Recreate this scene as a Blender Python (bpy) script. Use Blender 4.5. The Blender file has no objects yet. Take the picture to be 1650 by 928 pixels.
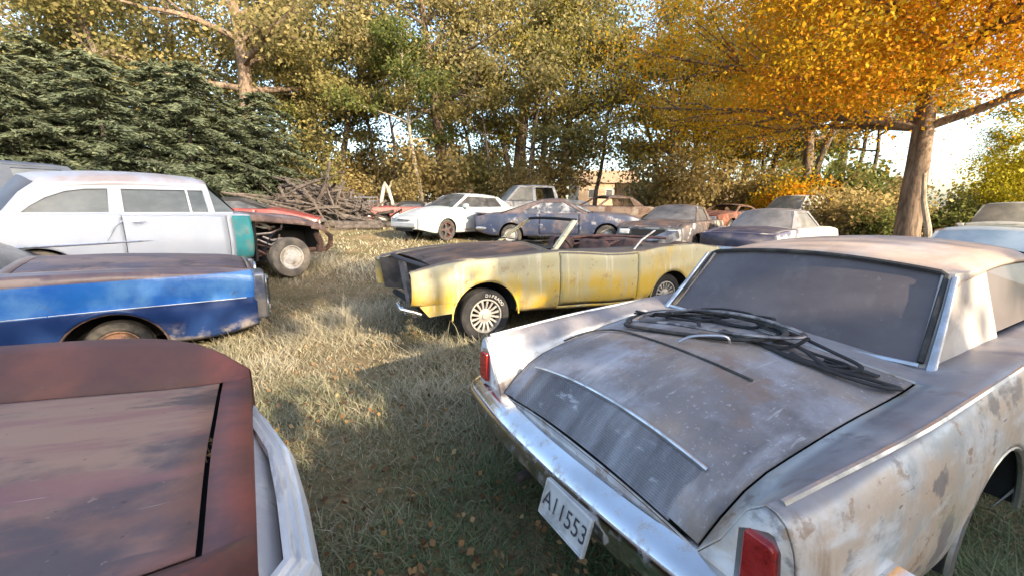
import bpy, bmesh, math, random
import numpy as np
from mathutils import Vector, Matrix, noise as mnoise
R = math.radians
rng = np.random.default_rng(7)
random.seed(7)
sc = bpy.context.scene
COL = sc.collection

# ------------------------------------------------------------------ camera, sky, sun, exposure
cam = bpy.data.cameras.new('camera')
cam.sensor_width = 36.0
cam.lens = 36.0 * 690 / 1650
cam.clip_start = 0.05
cam.clip_end = 2000
co = bpy.data.objects.new('camera', cam)
COL.objects.link(co)
co.location = (0, 0, 1.53)
co.rotation_euler = (R(90 - 10.35), 0, 0)
sc.camera = co

SUN_DIR = Vector((0.66, -0.75, 0.40)).normalized()      # towards the sun
world = bpy.data.worlds.new('World')
sc.world = world
world.use_nodes = True
nt = world.node_tree
sky = nt.nodes.new('ShaderNodeTexSky')
sky.sky_type = 'NISHITA'
sky.sun_disc = False
sky.sun_elevation = math.asin(SUN_DIR.z)
sky.sun_rotation = math.atan2(SUN_DIR.x, SUN_DIR.y)
sky.dust_density = 2.5
sky.air_density = 1.0
nt.links.new(sky.outputs[0], nt.nodes['Background'].inputs[0])
nt.nodes['Background'].inputs[1].default_value = 0.15
sl = bpy.data.lights.new('sun', 'SUN')
sl.energy = 3.1
sl.angle = R(0.5)
sl.color = (1.0, 0.83, 0.60)
so = bpy.data.objects.new('sun', sl)
COL.objects.link(so)
so.rotation_euler = SUN_DIR.to_track_quat('Z', 'Y').to_euler()
so.location = (20, -22, 14)
sc.view_settings.view_transform = 'Standard'
sc.view_settings.look = 'None'
sc.view_settings.exposure = 2.0
sc.view_settings.gamma = 1.0
sc.view_settings.use_curve_mapping = False
sc.cycles.max_bounces = 5
sc.cycles.diffuse_bounces = 3
sc.cycles.glossy_bounces = 3
sc.cycles.transparent_max_bounces = 6

# ------------------------------------------------------------------ node helpers
def new_mat(name):
    m = bpy.data.materials.new(name)
    m.use_nodes = True
    return m, m.node_tree, m.node_tree.nodes['Principled BSDF']

def lin(c):
    return tuple(c) + (1.0,)

def noise_mask(nt, coord, sc_, thr, soft, detail, off, kind='band'):
    mp = nt.nodes.new('ShaderNodeMapping')
    s = sc_ if isinstance(sc_, (tuple, list)) else (sc_, sc_, sc_)
    mp.inputs['Scale'].default_value = s
    mp.inputs['Location'].default_value = (off * 3.7, off * 1.3, off * 2.1)
    nt.links.new(coord, mp.inputs[0])
    n = nt.nodes.new('ShaderNodeTexNoise')
    n.inputs['Scale'].default_value = 1.0
    n.inputs['Detail'].default_value = detail
    n.inputs['Roughness'].default_value = 0.62
    nt.links.new(mp.outputs[0], n.inputs['Vector'])
    out = n.outputs['Fac']
    if kind == 'line':
        a = nt.nodes.new('ShaderNodeMath'); a.operation = 'SUBTRACT'; a.inputs[1].default_value = 0.5
        nt.links.new(out, a.inputs[0])
        b = nt.nodes.new('ShaderNodeMath'); b.operation = 'ABSOLUTE'
        nt.links.new(a.outputs[0], b.inputs[0])
        r = nt.nodes.new('ShaderNodeMapRange')
        r.inputs[1].default_value = thr; r.inputs[2].default_value = thr * 0.3
        r.inputs[3].default_value = 0; r.inputs[4].default_value = 1
        nt.links.new(b.outputs[0], r.inputs[0])
        return r.outputs[0]
    r = nt.nodes.new('ShaderNodeMapRange')
    r.inputs[1].default_value = thr - soft; r.inputs[2].default_value = thr + soft
    r.inputs[3].default_value = 0; r.inputs[4].default_value = 1
    r.interpolation_type = 'SMOOTHSTEP'
    nt.links.new(out, r.inputs[0])
    return r.outputs[0]

def mul(nt, a, b):
    m = nt.nodes.new('ShaderNodeMath'); m.operation = 'MULTIPLY'
    for i, x in ((0, a), (1, b)):
        if isinstance(x, (int, float)): m.inputs[i].default_value = x
        else: nt.links.new(x, m.inputs[i])
    return m.outputs[0]

def paint(name, base, layers=(), rough=0.5, metal=0.0, bump=0.15, bscale=30, coat=0.0, spec=0.5):
    """layers: dicts col, sc, thr, soft, detail, amt, rough, metal, kind, mask ('up','side','low:z0:z1','high:z0:z1')"""
    m, nt, p = new_mat(name)
    tc = nt.nodes.new('ShaderNodeTexCoord')
    coord = tc.outputs['Object']
    geo = nt.nodes.new('ShaderNodeNewGeometry')
    sep = nt.nodes.new('ShaderNodeSeparateXYZ'); nt.links.new(geo.outputs['Normal'], sep.inputs[0])
    sepc = nt.nodes.new('ShaderNodeSeparateXYZ'); nt.links.new(coord, sepc.inputs[0])
    col = nt.nodes.new('ShaderNodeRGB'); col.outputs[0].default_value = lin(base); col = col.outputs[0]
    rg = nt.nodes.new('ShaderNodeValue'); rg.outputs[0].default_value = rough; rg = rg.outputs[0]
    mt = nt.nodes.new('ShaderNodeValue'); mt.outputs[0].default_value = metal; mt = mt.outputs[0]
    for i, l in enumerate(layers):
        f = noise_mask(nt, coord, l.get('sc', 3), l.get('thr', .5), l.get('soft', .06), l.get('detail', 6), l.get('off', i + 1.0 + len(name)), l.get('kind', 'band'))
        for mk in l.get('mask', '').split():
            kind, *ab = mk.split(':')
            r = nt.nodes.new('ShaderNodeMapRange'); r.interpolation_type = 'SMOOTHSTEP'
            if kind in ('up', 'side'):
                ab_ = nt.nodes.new('ShaderNodeMath'); ab_.operation = 'ABSOLUTE'
                nt.links.new(sep.outputs[2], ab_.inputs[0])
                nt.links.new(ab_.outputs[0], r.inputs[0])
                a, b = (.55, .85) if kind == 'up' else (.75, .5)
            else:
                nt.links.new(sepc.outputs[{'low': 2, 'high': 2, 'fx': 0, 'bx': 0}[kind]], r.inputs[0])
                a, b = float(ab[0]), float(ab[1])
            r.inputs[1].default_value = a; r.inputs[2].default_value = b
            if a > b:
                r.inputs[1].default_value = b; r.inputs[2].default_value = a
                r.inputs[3].default_value = 1; r.inputs[4].default_value = 0
            f = mul(nt, f, r.outputs[0])
        f = mul(nt, f, l.get('amt', 1.0))
        mx = nt.nodes.new('ShaderNodeMix'); mx.data_type = 'RGBA'
        nt.links.new(f, mx.inputs[0]); nt.links.new(col, mx.inputs[6]); mx.inputs[7].default_value = lin(l['col'])
        col = mx.outputs[2]
        for key in ('rough', 'metal'):
            if key in l:
                mf = nt.nodes.new('ShaderNodeMix'); mf.data_type = 'FLOAT'
                nt.links.new(f, mf.inputs[0])
                nt.links.new(rg if key == 'rough' else mt, mf.inputs[2]); mf.inputs[3].default_value = l[key]
                if key == 'rough': rg = mf.outputs[0]
                else: mt = mf.outputs[0]
    nt.links.new(col, p.inputs['Base Color']); nt.links.new(rg, p.inputs['Roughness']); nt.links.new(mt, p.inputs['Metallic'])
    p.inputs['Coat Weight'].default_value = coat
    p.inputs['Specular IOR Level'].default_value = spec
    if bump:
        n = nt.nodes.new('ShaderNodeTexNoise'); n.inputs['Scale'].default_value = bscale; n.inputs['Detail'].default_value = 5
        nt.links.new(coord, n.inputs['Vector'])
        b = nt.nodes.new('ShaderNodeBump'); b.inputs['Strength'].default_value = bump; b.inputs['Distance'].default_value = 0.01
        nt.links.new(n.outputs['Fac'], b.inputs['Height']); nt.links.new(b.outputs[0], p.inputs['Normal'])
    return m

def L_(col, sc=3, thr=.5, soft=.06, **k):
    return dict(col=col, sc=sc, thr=thr, soft=soft, **k)

# ------------------------------------------------------------------ mesh helpers
class MB:
    def __init__(s): s.v = []; s.f = []
    def grid(s, rows, close=False):
        n = len(rows[0]); o = len(s.v)
        for r in rows: s.v += [tuple(q) for q in r]
        for i in range(len(rows) - 1):
            for j in range(n if close else n - 1):
                k = (j + 1) % n
                s.f.append((o + i * n + j, o + i * n + k, o + (i + 1) * n + k, o + (i + 1) * n + j))
        return s
    def poly(s, pts):
        o = len(s.v); s.v += [tuple(q) for q in pts]; s.f.append(tuple(range(o, o + len(pts)))); return s
    def box(s, c, h, rot=None, taper=1.0):
        o = len(s.v)
        for dz in (-1, 1):
            t = taper if dz > 0 else 1
            for dx, dy in ((-1, -1), (1, -1), (1, 1), (-1, 1)):
                q = Vector((dx * h[0] * t, dy * h[1] * t, dz * h[2]))
                if rot is not None: q = rot @ q
                s.v.append((q.x + c[0], q.y + c[1], q.z + c[2]))
        for f in ((3, 2, 1, 0), (4, 5, 6, 7), (0, 1, 5, 4), (1, 2, 6, 5), (2, 3, 7, 6), (3, 0, 4, 7)):
            s.f.append(tuple(o + i for i in f))
        return s
    def prism(s, pts, d):
        """extrude polygon pts by vector d"""
        o = len(s.v); n = len(pts); d = Vector(d)
        s.v += [tuple(q) for q in pts] + [tuple(Vector(q) + d) for q in pts]
        s.f.append(tuple(range(o, o + n))); s.f.append(tuple(reversed(range(o + n, o + 2 * n))))
        for i in range(n):
            j = (i + 1) % n
            s.f.append((o + i, o + n + i, o + n + j, o + j))
        return s
    def tube(s, path, r, n=8, cap=True, squash=1.0):
        path = [Vector(q) for q in path]
        rs = r if isinstance(r, (list, tuple)) else [r] * len(path)
        rows = []; up = None
        for i, q in enumerate(path):
            t = (path[min(i + 1, len(path) - 1)] - path[max(i - 1, 0)])
            if t.length < 1e-9: t = Vector((0, 0, 1))
            t.normalize()
            if up is None:
                up = Vector((0, 0, 1)) if abs(t.z) < .9 else Vector((1, 0, 0))
            a = t.cross(up)
            if a.length < 1e-6: a = t.orthogonal()
            a.normalize(); b = a.cross(t).normalized(); up = b
            rows.append([q + (a * math.cos(w) + b * math.sin(w) * squash) * rs[i] for w in [2 * math.pi * k / n for k in range(n)]])
        o = len(s.v); s.grid(rows, close=True)
        if cap:
            s.f.append(tuple(o + k for k in reversed(range(n))))
            e = o + (len(rows) - 1) * n
            s.f.append(tuple(e + k for k in range(n)))
        return s
    def sweep(s, prof, path, frames, cap=True, close_prof=True):
        rows = []
        for q, (a, b) in zip(path, frames):
            q = Vector(q); a = Vector(a); b = Vector(b)
            rows.append([q + a * x + b * y for x, y in prof])
        o = len(s.v); n = len(prof); s.grid(rows, close=close_prof)
        if cap and close_prof:
            s.f.append(tuple(o + k for k in reversed(range(n))))
            e = o + (len(rows) - 1) * n
            s.f.append(tuple(e + k for k in range(n)))
        return s
    def lathe_y(s, c, prof, n=32, sgn=1):
        """prof (r, y) about the y axis through c"""
        rows = []
        for r, y in prof:
            rows.append([(c[0] + r * math.cos(w), c[1] + sgn * y, c[2] + r * math.sin(w)) for w in [2 * math.pi * k / n for k in range(n)]])
        return s.grid(rows, close=True)
    def dent(s, amp, f=2.0, seed=0.0):
        out = []
        for q in s.v:
            p = Vector(q) * f + Vector((seed, seed * .7, seed * 1.3))
            out.append((q[0] + amp * mnoise.noise(p), q[1] + amp * mnoise.noise(p + Vector((9, 2, 5))), q[2] + amp * mnoise.noise(p + Vector((3, 8, 1)))))
        s.v = out; return s
    def build(s, name, mat, parent=None, smooth=True, angle=35, loc=None):
        me = bpy.data.meshes.new(name)
        me.from_pydata(s.v, [], s.f)
        if mat is not None: me.materials.append(mat)
        if smooth:
            me.polygons.foreach_set('use_smooth', [True] * len(me.polygons))
            me.set_sharp_from_angle(angle=R(angle))
        me.update()
        o = bpy.data.objects.new(name, me)
        COL.objects.link(o)
        if parent is not None: o.parent = parent
        if loc is not None: o.location = loc
        return o

def thing(name, label, cat, loc=(0, 0, 0), rz=0, group=None):
    o = bpy.data.objects.new(name, None)
    COL.objects.link(o)
    o.empty_display_size = .2
    o.location = loc; o.rotation_euler = (0, 0, rz)
    tag(o, label, cat, group)
    return o

def tag(o, label, cat, group=None):
    o['label'] = label; o['category'] = cat
    if group: o['group'] = group
    return o

def interp(pts, x):
    xs, ys = zip(*pts)
    if x <= xs[0]: return ys[0]
    if x >= xs[-1]: return ys[-1]
    # monotone cubic (pchip-like) for smooth lines
    i = max(k for k in range(len(xs)) if xs[k] <= x)
    i = min(i, len(xs) - 2)
    def slope(k):
        if k == 0 or k == len(xs) - 1:
            a = min(max(k, 1), len(xs) - 1)
            return (ys[a] - ys[a - 1]) / (xs[a] - xs[a - 1])
        d0 = (ys[k] - ys[k - 1]) / (xs[k] - xs[k - 1]); d1 = (ys[k + 1] - ys[k]) / (xs[k + 1] - xs[k])
        return 0 if d0 * d1 <= 0 else 2 * d0 * d1 / (d0 + d1)
    h = xs[i + 1] - xs[i]; t = (x - xs[i]) / h
    m0, m1 = slope(i) * h, slope(i + 1) * h
    return (2*t**3 - 3*t**2 + 1) * ys[i] + (t**3 - 2*t**2 + t) * m0 + (-2*t**3 + 3*t**2) * ys[i + 1] + (t**3 - t**2) * m1

# ------------------------------------------------------------------ terrain
def g0(x, y):
    t = np.clip(np.asarray(y, float), -6, 32) - 1.6
    return .03 * t + .0012 * t * t * (t > 0) - .35 * np.tanh(np.asarray(x, float) / 10)
CTRL = [(2.4, 2.8, 0), (0.2, 1.2, 0), (-1.3, 1.5, 0), (-2.9, 0, 0), (-5.57, 3.96, .0), (-3.4, 5.2, .06), (.64, 5.99, .12), (-5.44, 6.54, .41), (-4.0, 8.5, .42),
        (-1.73, 14.4, .64), (1.3, 13.6, .53), (4.7, 12.5, .34), (6.83, 11.35, .18), (8.4, 7.5, -.06), (-8.6, 7.9, .5), (-8, 0, .1), (6, -3, -.1), (-8, 15, .85), (0, 21, .95), (12, 17, .5)]
_C = np.array(CTRL); _S = 2.2
def _k(ax, ay, bx, by): return np.exp(-((ax - bx) ** 2 + (ay - by) ** 2) / (2 * _S * _S))
_A = _k(_C[:, None, 0], _C[:, None, 1], _C[None, :, 0], _C[None, :, 1]) + np.eye(len(_C)) * .08
_W = np.linalg.solve(_A, _C[:, 2] - g0(_C[:, 0], _C[:, 1]))
def gnd(x, y):
    x = np.asarray(x, float); y = np.asarray(y, float)
    z = g0(x, y)
    for (cx, cy, _), w in zip(CTRL, _W): z = z + w * _k(x, y, cx, cy)
    return z
def G(x, y): return float(gnd(x, y))

def ground_mat():
    m, nt, p = new_mat('dry_turf_soil')
    tc = nt.nodes.new('ShaderNodeTexCoord'); c = tc.outputs['Object']
    def ns(s, d=6):
        n = nt.nodes.new('ShaderNodeTexNoise'); n.inputs['Scale'].default_value = s; n.inputs['Detail'].default_value = d
        n.inputs['Roughness'].default_value = .7
        nt.links.new(c, n.inputs['Vector']); return n.outputs['Fac']
    r1 = nt.nodes.new('ShaderNodeValToRGB'); r1.color_ramp.elements[0].position = .35; r1.color_ramp.elements[1].position = .65
    r1.color_ramp.elements[0].color = (.15, .14, .075, 1); r1.color_ramp.elements[1].color = (.33, .25, .165, 1)
    nt.links.new(ns(.9), r1.inputs[0])
    r2 = nt.nodes.new('ShaderNodeValToRGB'); r2.color_ramp.elements[0].position = .3; r2.color_ramp.elements[1].position = .72
    r2.color_ramp.elements[0].color = (.45, .45, .4, 1); r2.color_ramp.elements[1].color = (1.35, 1.25, 1.05, 1)
    nt.links.new(ns(22, 8), r2.inputs[0])
    mx = nt.nodes.new('ShaderNodeMix'); mx.data_type = 'RGBA'; mx.blend_type = 'MULTIPLY'; mx.inputs[0].default_value = 1
    nt.links.new(r1.outputs[0], mx.inputs[6]); nt.links.new(r2.outputs[0], mx.inputs[7])
    nt.links.new(mx.outputs[2], p.inputs['Base Color']); p.inputs['Roughness'].default_value = .95
    p.inputs['Specular IOR Level'].default_value = .1
    b = nt.nodes.new('ShaderNodeBump'); b.inputs['Strength'].default_value = .9; b.inputs['Distance'].default_value = .05
    nt.links.new(ns(40, 8), b.inputs['Height']); nt.links.new(b.outputs[0], p.inputs['Normal'])
    return m
def build_ground():
    def axis(lo, hi, core, step):
        a = list(np.arange(-core, core + .01, step)); s = step
        while a[-1] < hi: s *= 1.35; a.append(a[-1] + s)
        s = step
        while a[0] > lo: s *= 1.35; a.insert(0, a[0] - s)
        return np.array(a)
    xs = axis(-600, 600, 26, .5); ys = axis(-300, 900, 34, .5)
    X, Y = np.meshgrid(xs, ys); Z = gnd(X, Y)
    b = MB(); b.grid([[(X[i, j], Y[i, j], Z[i, j]) for j in range(len(xs))] for i in range(len(ys))])
    o = b.build('ground', ground_mat()); o['kind'] = 'structure'
build_ground()


# ------------------------------------------------------------------ shared materials
M = {}
M['black'] = paint('soot_black', (.012, .012, .013), [], rough=.85, bump=.2)
M['rubber'] = paint('old_rubber', (.03, .029, .028), [L_((.11, .095, .08), 9, .55, .12, amt=.6)], rough=.85, bump=.3)
M['dark_tyre'] = paint('black_tyre', (.018, .017, .018), [L_((.05, .045, .04), 9, .58, .12, amt=.6)], rough=.9, bump=.3)
M['sooty_steel'] = paint('sooty_steel', (.07, .062, .058), [L_((.16, .12, .10), 8, .6, .08)], rough=.6, metal=.4)
M['dusty_tyre'] = paint('dusty_tyre', (.10, .088, .075), [L_((.26, .22, .17), 5, .5, .14, amt=.8)], rough=.95, bump=.3)
M['chrome'] = paint('pitted_chrome', (.72, .72, .73), [L_((.30, .25, .21), 16, .60, .10, rough=.6, metal=.35, amt=.6), L_((.50, .47, .45), 4, .55, .2, rough=.28, amt=.6)], rough=.10, metal=1.0, bump=.04, bscale=14)
M['dull_chrome'] = paint('dull_chrome', (.62, .63, .65), [L_((.35, .33, .31), 9, .52, .12, rough=.6, amt=.7)], rough=.3, metal=.9, bump=.08)
M['alloy'] = paint('dull_alloy', (.36, .345, .325), [L_((.20, .16, .12), 14, .6, .1, amt=.6)], rough=.45, metal=.45, bump=.1)
M['rust'] = paint('brown_rust', (.16, .085, .055), [L_((.07, .045, .038), 5, .5, .12), L_((.27, .15, .09), 14, .6, .08, amt=.7)], rough=.9, bump=.4)
M['bark_wood'] = paint('grey_deadwood', (.10, .082, .07), [L_((.05, .04, .034), (9, 9, 3), .52, .1)], rough=.95, bump=.6)
M['silver_wood'] = paint('bleached_wood', (.52, .46, .38), [L_((.26, .21, .16), (12, 12, 2), .55, .1)], rough=.95, bump=.5)
M['glass_dark'] = paint('dark_dusty_glass', (.035, .037, .042), [L_((.15, .15, .155), (3, 3, 6), .5, .25, amt=.5, rough=.45)], rough=.14, bump=0)
M['glass_purple'] = paint('grimy_violet_glass', (.085, .070, .070), [L_((.155, .132, .13), (1.2, 1.2, 3), .5, .22, amt=.8, rough=.5), L_((.17, .155, .15), (9, 9, 2), .62, .12, amt=.4, rough=.5), L_((.21, .20, .20), (30, 30, 30), .68, .05, amt=.4)], rough=.26, bump=0, spec=.35)
M['glass_grey'] = paint('fogged_grey_glass', (.085, .10, .10), [L_((.19, .21, .20), 2.2, .5, .2, amt=.6), L_((.05, .06, .06), (2, 2, 5), .56, .15, amt=.6)], rough=.16, bump=0)  # dusty panes, tree reflections put into the grey-green colour
M['glass_blue'] = paint('sky_tinted_glass', (.12, .19, .27), [L_((.28, .36, .44), 2.0, .5, .25, amt=.6)], rough=.15, bump=0)
M['lens_red'] = paint('cracked_red_lens', (.30, .018, .016), [L_((.45, .06, .05), 7, .55, .15, amt=.5), L_((.10, .01, .01), 20, .62, .05, amt=.6)], rough=.2, bump=.1, bscale=60)
M['lens_clear'] = paint('cloudy_lens', (.55, .56, .56), [L_((.3, .3, .3), 10, .55, .1)], rough=.15, bump=.1)
M['white_letter'] = paint('white_rubber_paint', (.55, .54, .50), [], rough=.8, bump=0)

# ------------------------------------------------------------------ car builder
class Car:
    def __init__(s, name, label, L, loc, yaw, cat='car', group=None):
        s.L = L
        s.root = thing(name, label, cat, loc, R(yaw), group)
    def P(s, st, v, z): return (s.L / 2 - st, v, z)      # st: distance back from the nose, v: to the car's left

    def shell(s, w, zb, zin, vin, zc, bot, mats, prof=((0, -.05), (.25, 0), (.6, .012), (1, -.02)), arches=(), cabin=(1.6, 3.6), hood=None, trunk=None,
              doors=(), sel=None, dent=.004, names=None, caps=(True, True), gap=.010, s0=.0, shoulder=.03, seed=1.0, extra=(), s1=None, under=None):
        L = s1 or s.L
        F = lambda p: (lambda x: interp(p, x)) if isinstance(p, (list, tuple)) else (lambda x: p)
        w, zb, zin, vin, zc, bot = map(F, (w, zb, zin, vin, zc, bot))
        s.fn = dict(w=w, zb=zb, zin=zin, vin=vin, zc=zc, bot=bot)
        st = set(np.round(np.linspace(s0, L, 56), 4)) | set(extra)
        for a in (hood, trunk):
            if a: st |= {a[0], a[0] + gap, a[1], a[1] - gap}
        for d in doors: st |= {d[0], d[0] + gap * .8, d[1], d[1] - gap * .8}
        if cabin: st |= set(cabin)
        for (sa, r, za) in arches:
            for k in range(15): st.add(round(sa + r * math.cos(math.pi * k / 14), 4))
            st |= {sa - r - .002, sa + r + .002}
        st = sorted(x for x in st if s0 - 1e-6 <= x <= L + 1e-6)
        keep = [st[0]]
        for x in st[1:]:
            if x - keep[-1] > .0015: keep.append(x)
        st = keep
        T = [0, .07, .16, .28, .4, .5, .6, .7, .79, .87, .94, 1.0]
        LF = [.96, .84, .68, .5, .32, .15, 0]
        secs = []
        for x in st:
            zl = bot(x)
            for (sa, r, za) in arches:
                if abs(x - sa) <= r: zl = max(zl, za + math.sqrt(max(0, r * r - (x - sa) ** 2)))
            b0, zt = bot(x), zb(x)
            row = []; typ = []
            for t in T:
                z = zl + t * (zt - shoulder * .6 - zl); ta = (z - b0) / (zt - b0)
                row.append((w(x) + interp(prof, ta), z)); typ.append(('side', t))
            wt = w(x) + interp(prof, 1.0)
            row.append((wt - shoulder * .3, zt - shoulder * .15)); typ.append(('top', 0))
            row.append((wt - shoulder, zt)); typ.append(('top', 0))
            vi = vin(x); zi = zin(x)
            for k in (.25, .6, 1.0):
                kk = k * k * (3 - 2 * k)
                row.append((wt - shoulder + (vi + .006 - wt + shoulder) * k, zt + (zi - zt) * kk)); typ.append(('top', k))
            row.append((vi - .006, zi)); typ.append(('gap', 0))
            for f in LF:
                v = (vi - .006) * f
                row.append((v, zi + (zc(x) - zi) * (1 - f * f))); typ.append(('lid', f))
            secs.append(row)
        n = len(secs[0]); buckets = {}; vid = {}
        names = names or {}
        def cls(sm, ty, t, side):
            k = ty[0]
            if k == 'side':
                for d in doors:
                    if d[0] < sm < d[1]:
                        if (sm < d[0] + gap * .8 or sm > d[1] - gap * .8) and t > .05: return None
                        return 'door' if t > .05 else 'body'
                return 'body'
            if k == 'top': return 'body'
            for a, nm in ((hood, 'hood'), (trunk, 'trunk_lid')):
                if a and a[0] < sm < a[1]:
                    if k == 'gap' or sm < a[0] + gap or sm > a[1] - gap: return None
                    return nm
            if cabin and cabin[0] < sm < cabin[1]: return None
            return 'body'
        for side in (1, -1):
            for i in range(len(st) - 1):
                sm = .5 * (st[i] + st[i + 1])
                for j in range(n - 1):
                    ty = ('gap', 0) if typ[j + 1][0] == 'gap' else (typ[j + 1] if typ[j + 1][0] != 'side' else typ[j])
                    nm = cls(sm, ty, .5 * (typ[j][1] + typ[j + 1][1]) if ty[0] == 'side' else 0, side)
                    if nm is None: continue
                    zmid = .25 * (secs[i][j][1] + secs[i][j + 1][1] + secs[i + 1][j][1] + secs[i + 1][j + 1][1])
                    if sel:
                        nm = sel(nm, sm, ty, side, zmid)
                        if nm is None: continue
                    key = (nm, side) if nm in ('door', 'cowl_side_panel') else (nm, 0)
                    b = buckets.setdefault(key, MB()); ids = []
                    for (a, c) in ((i, j), (i, j + 1), (i + 1, j + 1), (i + 1, j)):
                        sd = 0 if c == n - 1 else side
                        q = (key, a, c, sd)
                        if q not in vid:
                            vid[q] = len(b.v); v, z = secs[a][c]
                            b.v.append(s.P(st[a], v * side, z))
                        ids.append(vid[q])
                    b.f.append(tuple(ids if side > 0 else ids[::-1]))
        for ci, idx, nm in ((0, 0, 'front_panel'), (1, -1, 'rear_panel')):
            if caps[ci]:
                row = secs[idx]; pts = [s.P(st[idx], v, z) for v, z in row] + [s.P(st[idx], -v, z) for v, z in reversed(row[:-1])]
                buckets.setdefault((nm, 0), MB()).poly(pts)
        s.parts = {}
        for (nm, sd), b in buckets.items():
            b.dent(dent, 2.3, seed)
            o = b.build(names.get(nm, nm), mats.get(nm, mats['body']), s.root)
            md = o.modifiers.new('thick', 'SOLIDIFY'); md.thickness = .006; md.offset = -1
            s.parts[nm] = o
        s.st = st; s.arches = arches
        # dark underbody and wheel wells
        u = MB(); x0, x1 = under or (s0 + .25, L - .3)
        if mats.get('underbody', True):
            N = 14
            for i in range(N):
                a = x0 + (x1 - x0) * i / N; b_ = x0 + (x1 - x0) * (i + 1) / N
                inn = .40 if any(abs(.5 * (a + b_) - sa) < r + .1 for sa, r, za in arches) else .12
                m_ = .5 * (a + b_); zt_ = min(zb(m_), zin(m_)) - .06
                if cabin and cabin[0] - .1 < m_ < cabin[1] + .1: zt_ = zb(m_) - .25
                if m_ > L - .6 or m_ < .5: zt_ = min(zt_, bot(m_) + .2)
                wd = w(m_) - inn; zbt = bot(m_) + .02
                u.box(s.P(m_, 0, (zbt + zt_) / 2), ((b_ - a) / 2 + .001 * (i % 2), wd, max(.03, (zt_ - zbt) / 2)))
            for (sa, r, za) in arches:
                if sa < x0: continue
                for sd in (1, -1):
                    rows = []
                    for k in range(13):
                        an = math.pi * k / 12
                        xx, zz = sa + (r + .012) * math.cos(an), za + (r + .012) * math.sin(an)
                        rows.append([s.P(xx, sd * (w(sa) - .01), zz), s.P(xx, sd * (w(sa) - .42), zz)])
                    u.grid(rows)
            u.build('underbody', M['black'], s.root, smooth=False)

    def arch_lip(s, sa, r, za, side, mat, rad=.010, name='wheel_arch_lip'):
        w = s.fn['w']; b = MB()
        b.tube([s.P(sa + r * math.cos(an), side * (w(sa + r * math.cos(an)) + .004), za + r * math.sin(an)) for an in [math.pi * k / 18 for k in range(19)]], rad, 6)
        return b.build(name, mat, s.root)

    def greenhouse(s, a, b, c, d, roofmat, glassmat, pillarmat, pillars, windows, crown=(.03, .05), ws=True, bw=True, bulge=(.10, .10), sideglass=None, roof=True, wsname='windshield', thick=.045, roofdrop=.035, glass_rear=None, rear_in=0.0):
        """a cowl, b windshield header, c rear header, d rear glass base: each (s, halfwidth, z)"""
        P = s.P
        def wb(x): return a[1] + (d[1] - a[1]) * min(1, max(0, (x - a[0]) / (d[0] - a[0])))
        def zbelt(x): return a[2] + (d[2] - a[2]) * min(1, max(0, (x - a[0]) / (d[0] - a[0])))
        def wr(x): return b[1] + (c[1] - b[1]) * min(1, max(0, (x - b[0]) / (c[0] - b[0])))
        def zr(x): return b[2] + (c[2] - b[2]) * min(1, max(0, (x - b[0]) / (c[0] - b[0])))
        def sp(x, z, inn=0.0, side=1):
            f = (z - zbelt(x)) / (zr(x) - zbelt(x))
            f2 = f + .25 * f * (1 - f) * 0.6
            return P(x, side * (wb(x) + (wr(x) - wb(x)) * (f2 if f2 < 1.2 else 1.2) - inn), z)
        s.sp = sp
        if roof:
            R_ = MB(); rows = []; NU, NV = 16, 18
            for i in range(NU + 1):
                t = i / NU; x = b[0] + (c[0] - b[0]) * t; row = []
                for j in range(NV + 1):
                    q = -1 + 2 * j / NV; q = math.copysign(1 - (1 - abs(q)) ** 1.35, q)
                    ww = wr(x) + .012
                    arc = (b[0] - .0) if False else 0
                    off = (bulge[0] * .55 * (1 - q * q)) * (1 - t) - (bulge[1] * .55 * (1 - q * q)) * t * -1
                    xx = x - off * (1 - t) if t < .5 else x
                    xx = x - bulge[0] * .5 * (1 - q * q) * (1 - t) ** 2 + bulge[1] * .5 * (1 - q * q) * t ** 2 - (1 - q * q) * 0
                    z = zr(x) + crown[0] * (1 - (2 * t - 1) ** 2) + crown[1] * (1 - q * q) - roofdrop * max(0, abs(q) - .86) / .14 - .012 * (max(0, abs(2 * t - 1) - .88) / .12)
                    row.append(P(xx, q * ww, z))
                rows.append(row)
            R_.grid(rows).dent(.003, 2, 3)
            o = R_.build('roof', roofmat, s.root)
            md = o.modifiers.new('thick', 'SOLIDIFY'); md.thickness = .022; md.offset = -1
            s.roof = o
        def glass(p0, p1, bul, name, mat, ins=.0):
            g = MB(); rows = []
            sg = 1 if p0[0] > p1[0] else -1       # base further forward (windshield) or rearward
            for i in range(9):
                t = i / 8; row = []
                for j in range(17):
                    q = -1 + 2 * j / 16
                    x = p0[0] + (p1[0] - p0[0]) * t + sg * bul * (1 - q * q) * (1 - .5 * t)
                    row.append(P(x, q * (p0[1] + (p1[1] - p0[1]) * t - .02), p0[2] + (p1[2] - p0[2]) * t + .05 * (1 - q * q) * t * (crown[1] / .05) * .8 - ins))
                rows.append(row)
            g.grid(rows); return g.build(name, mat, s.root)
        if ws: s.ws = glass((a[0], a[1], a[2]), b, bulge[0], wsname, glassmat)
        if bw: s.bw = glass((d[0], d[1], d[2]), c, bulge[1], 'rear_window', glass_rear or glassmat)
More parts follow.
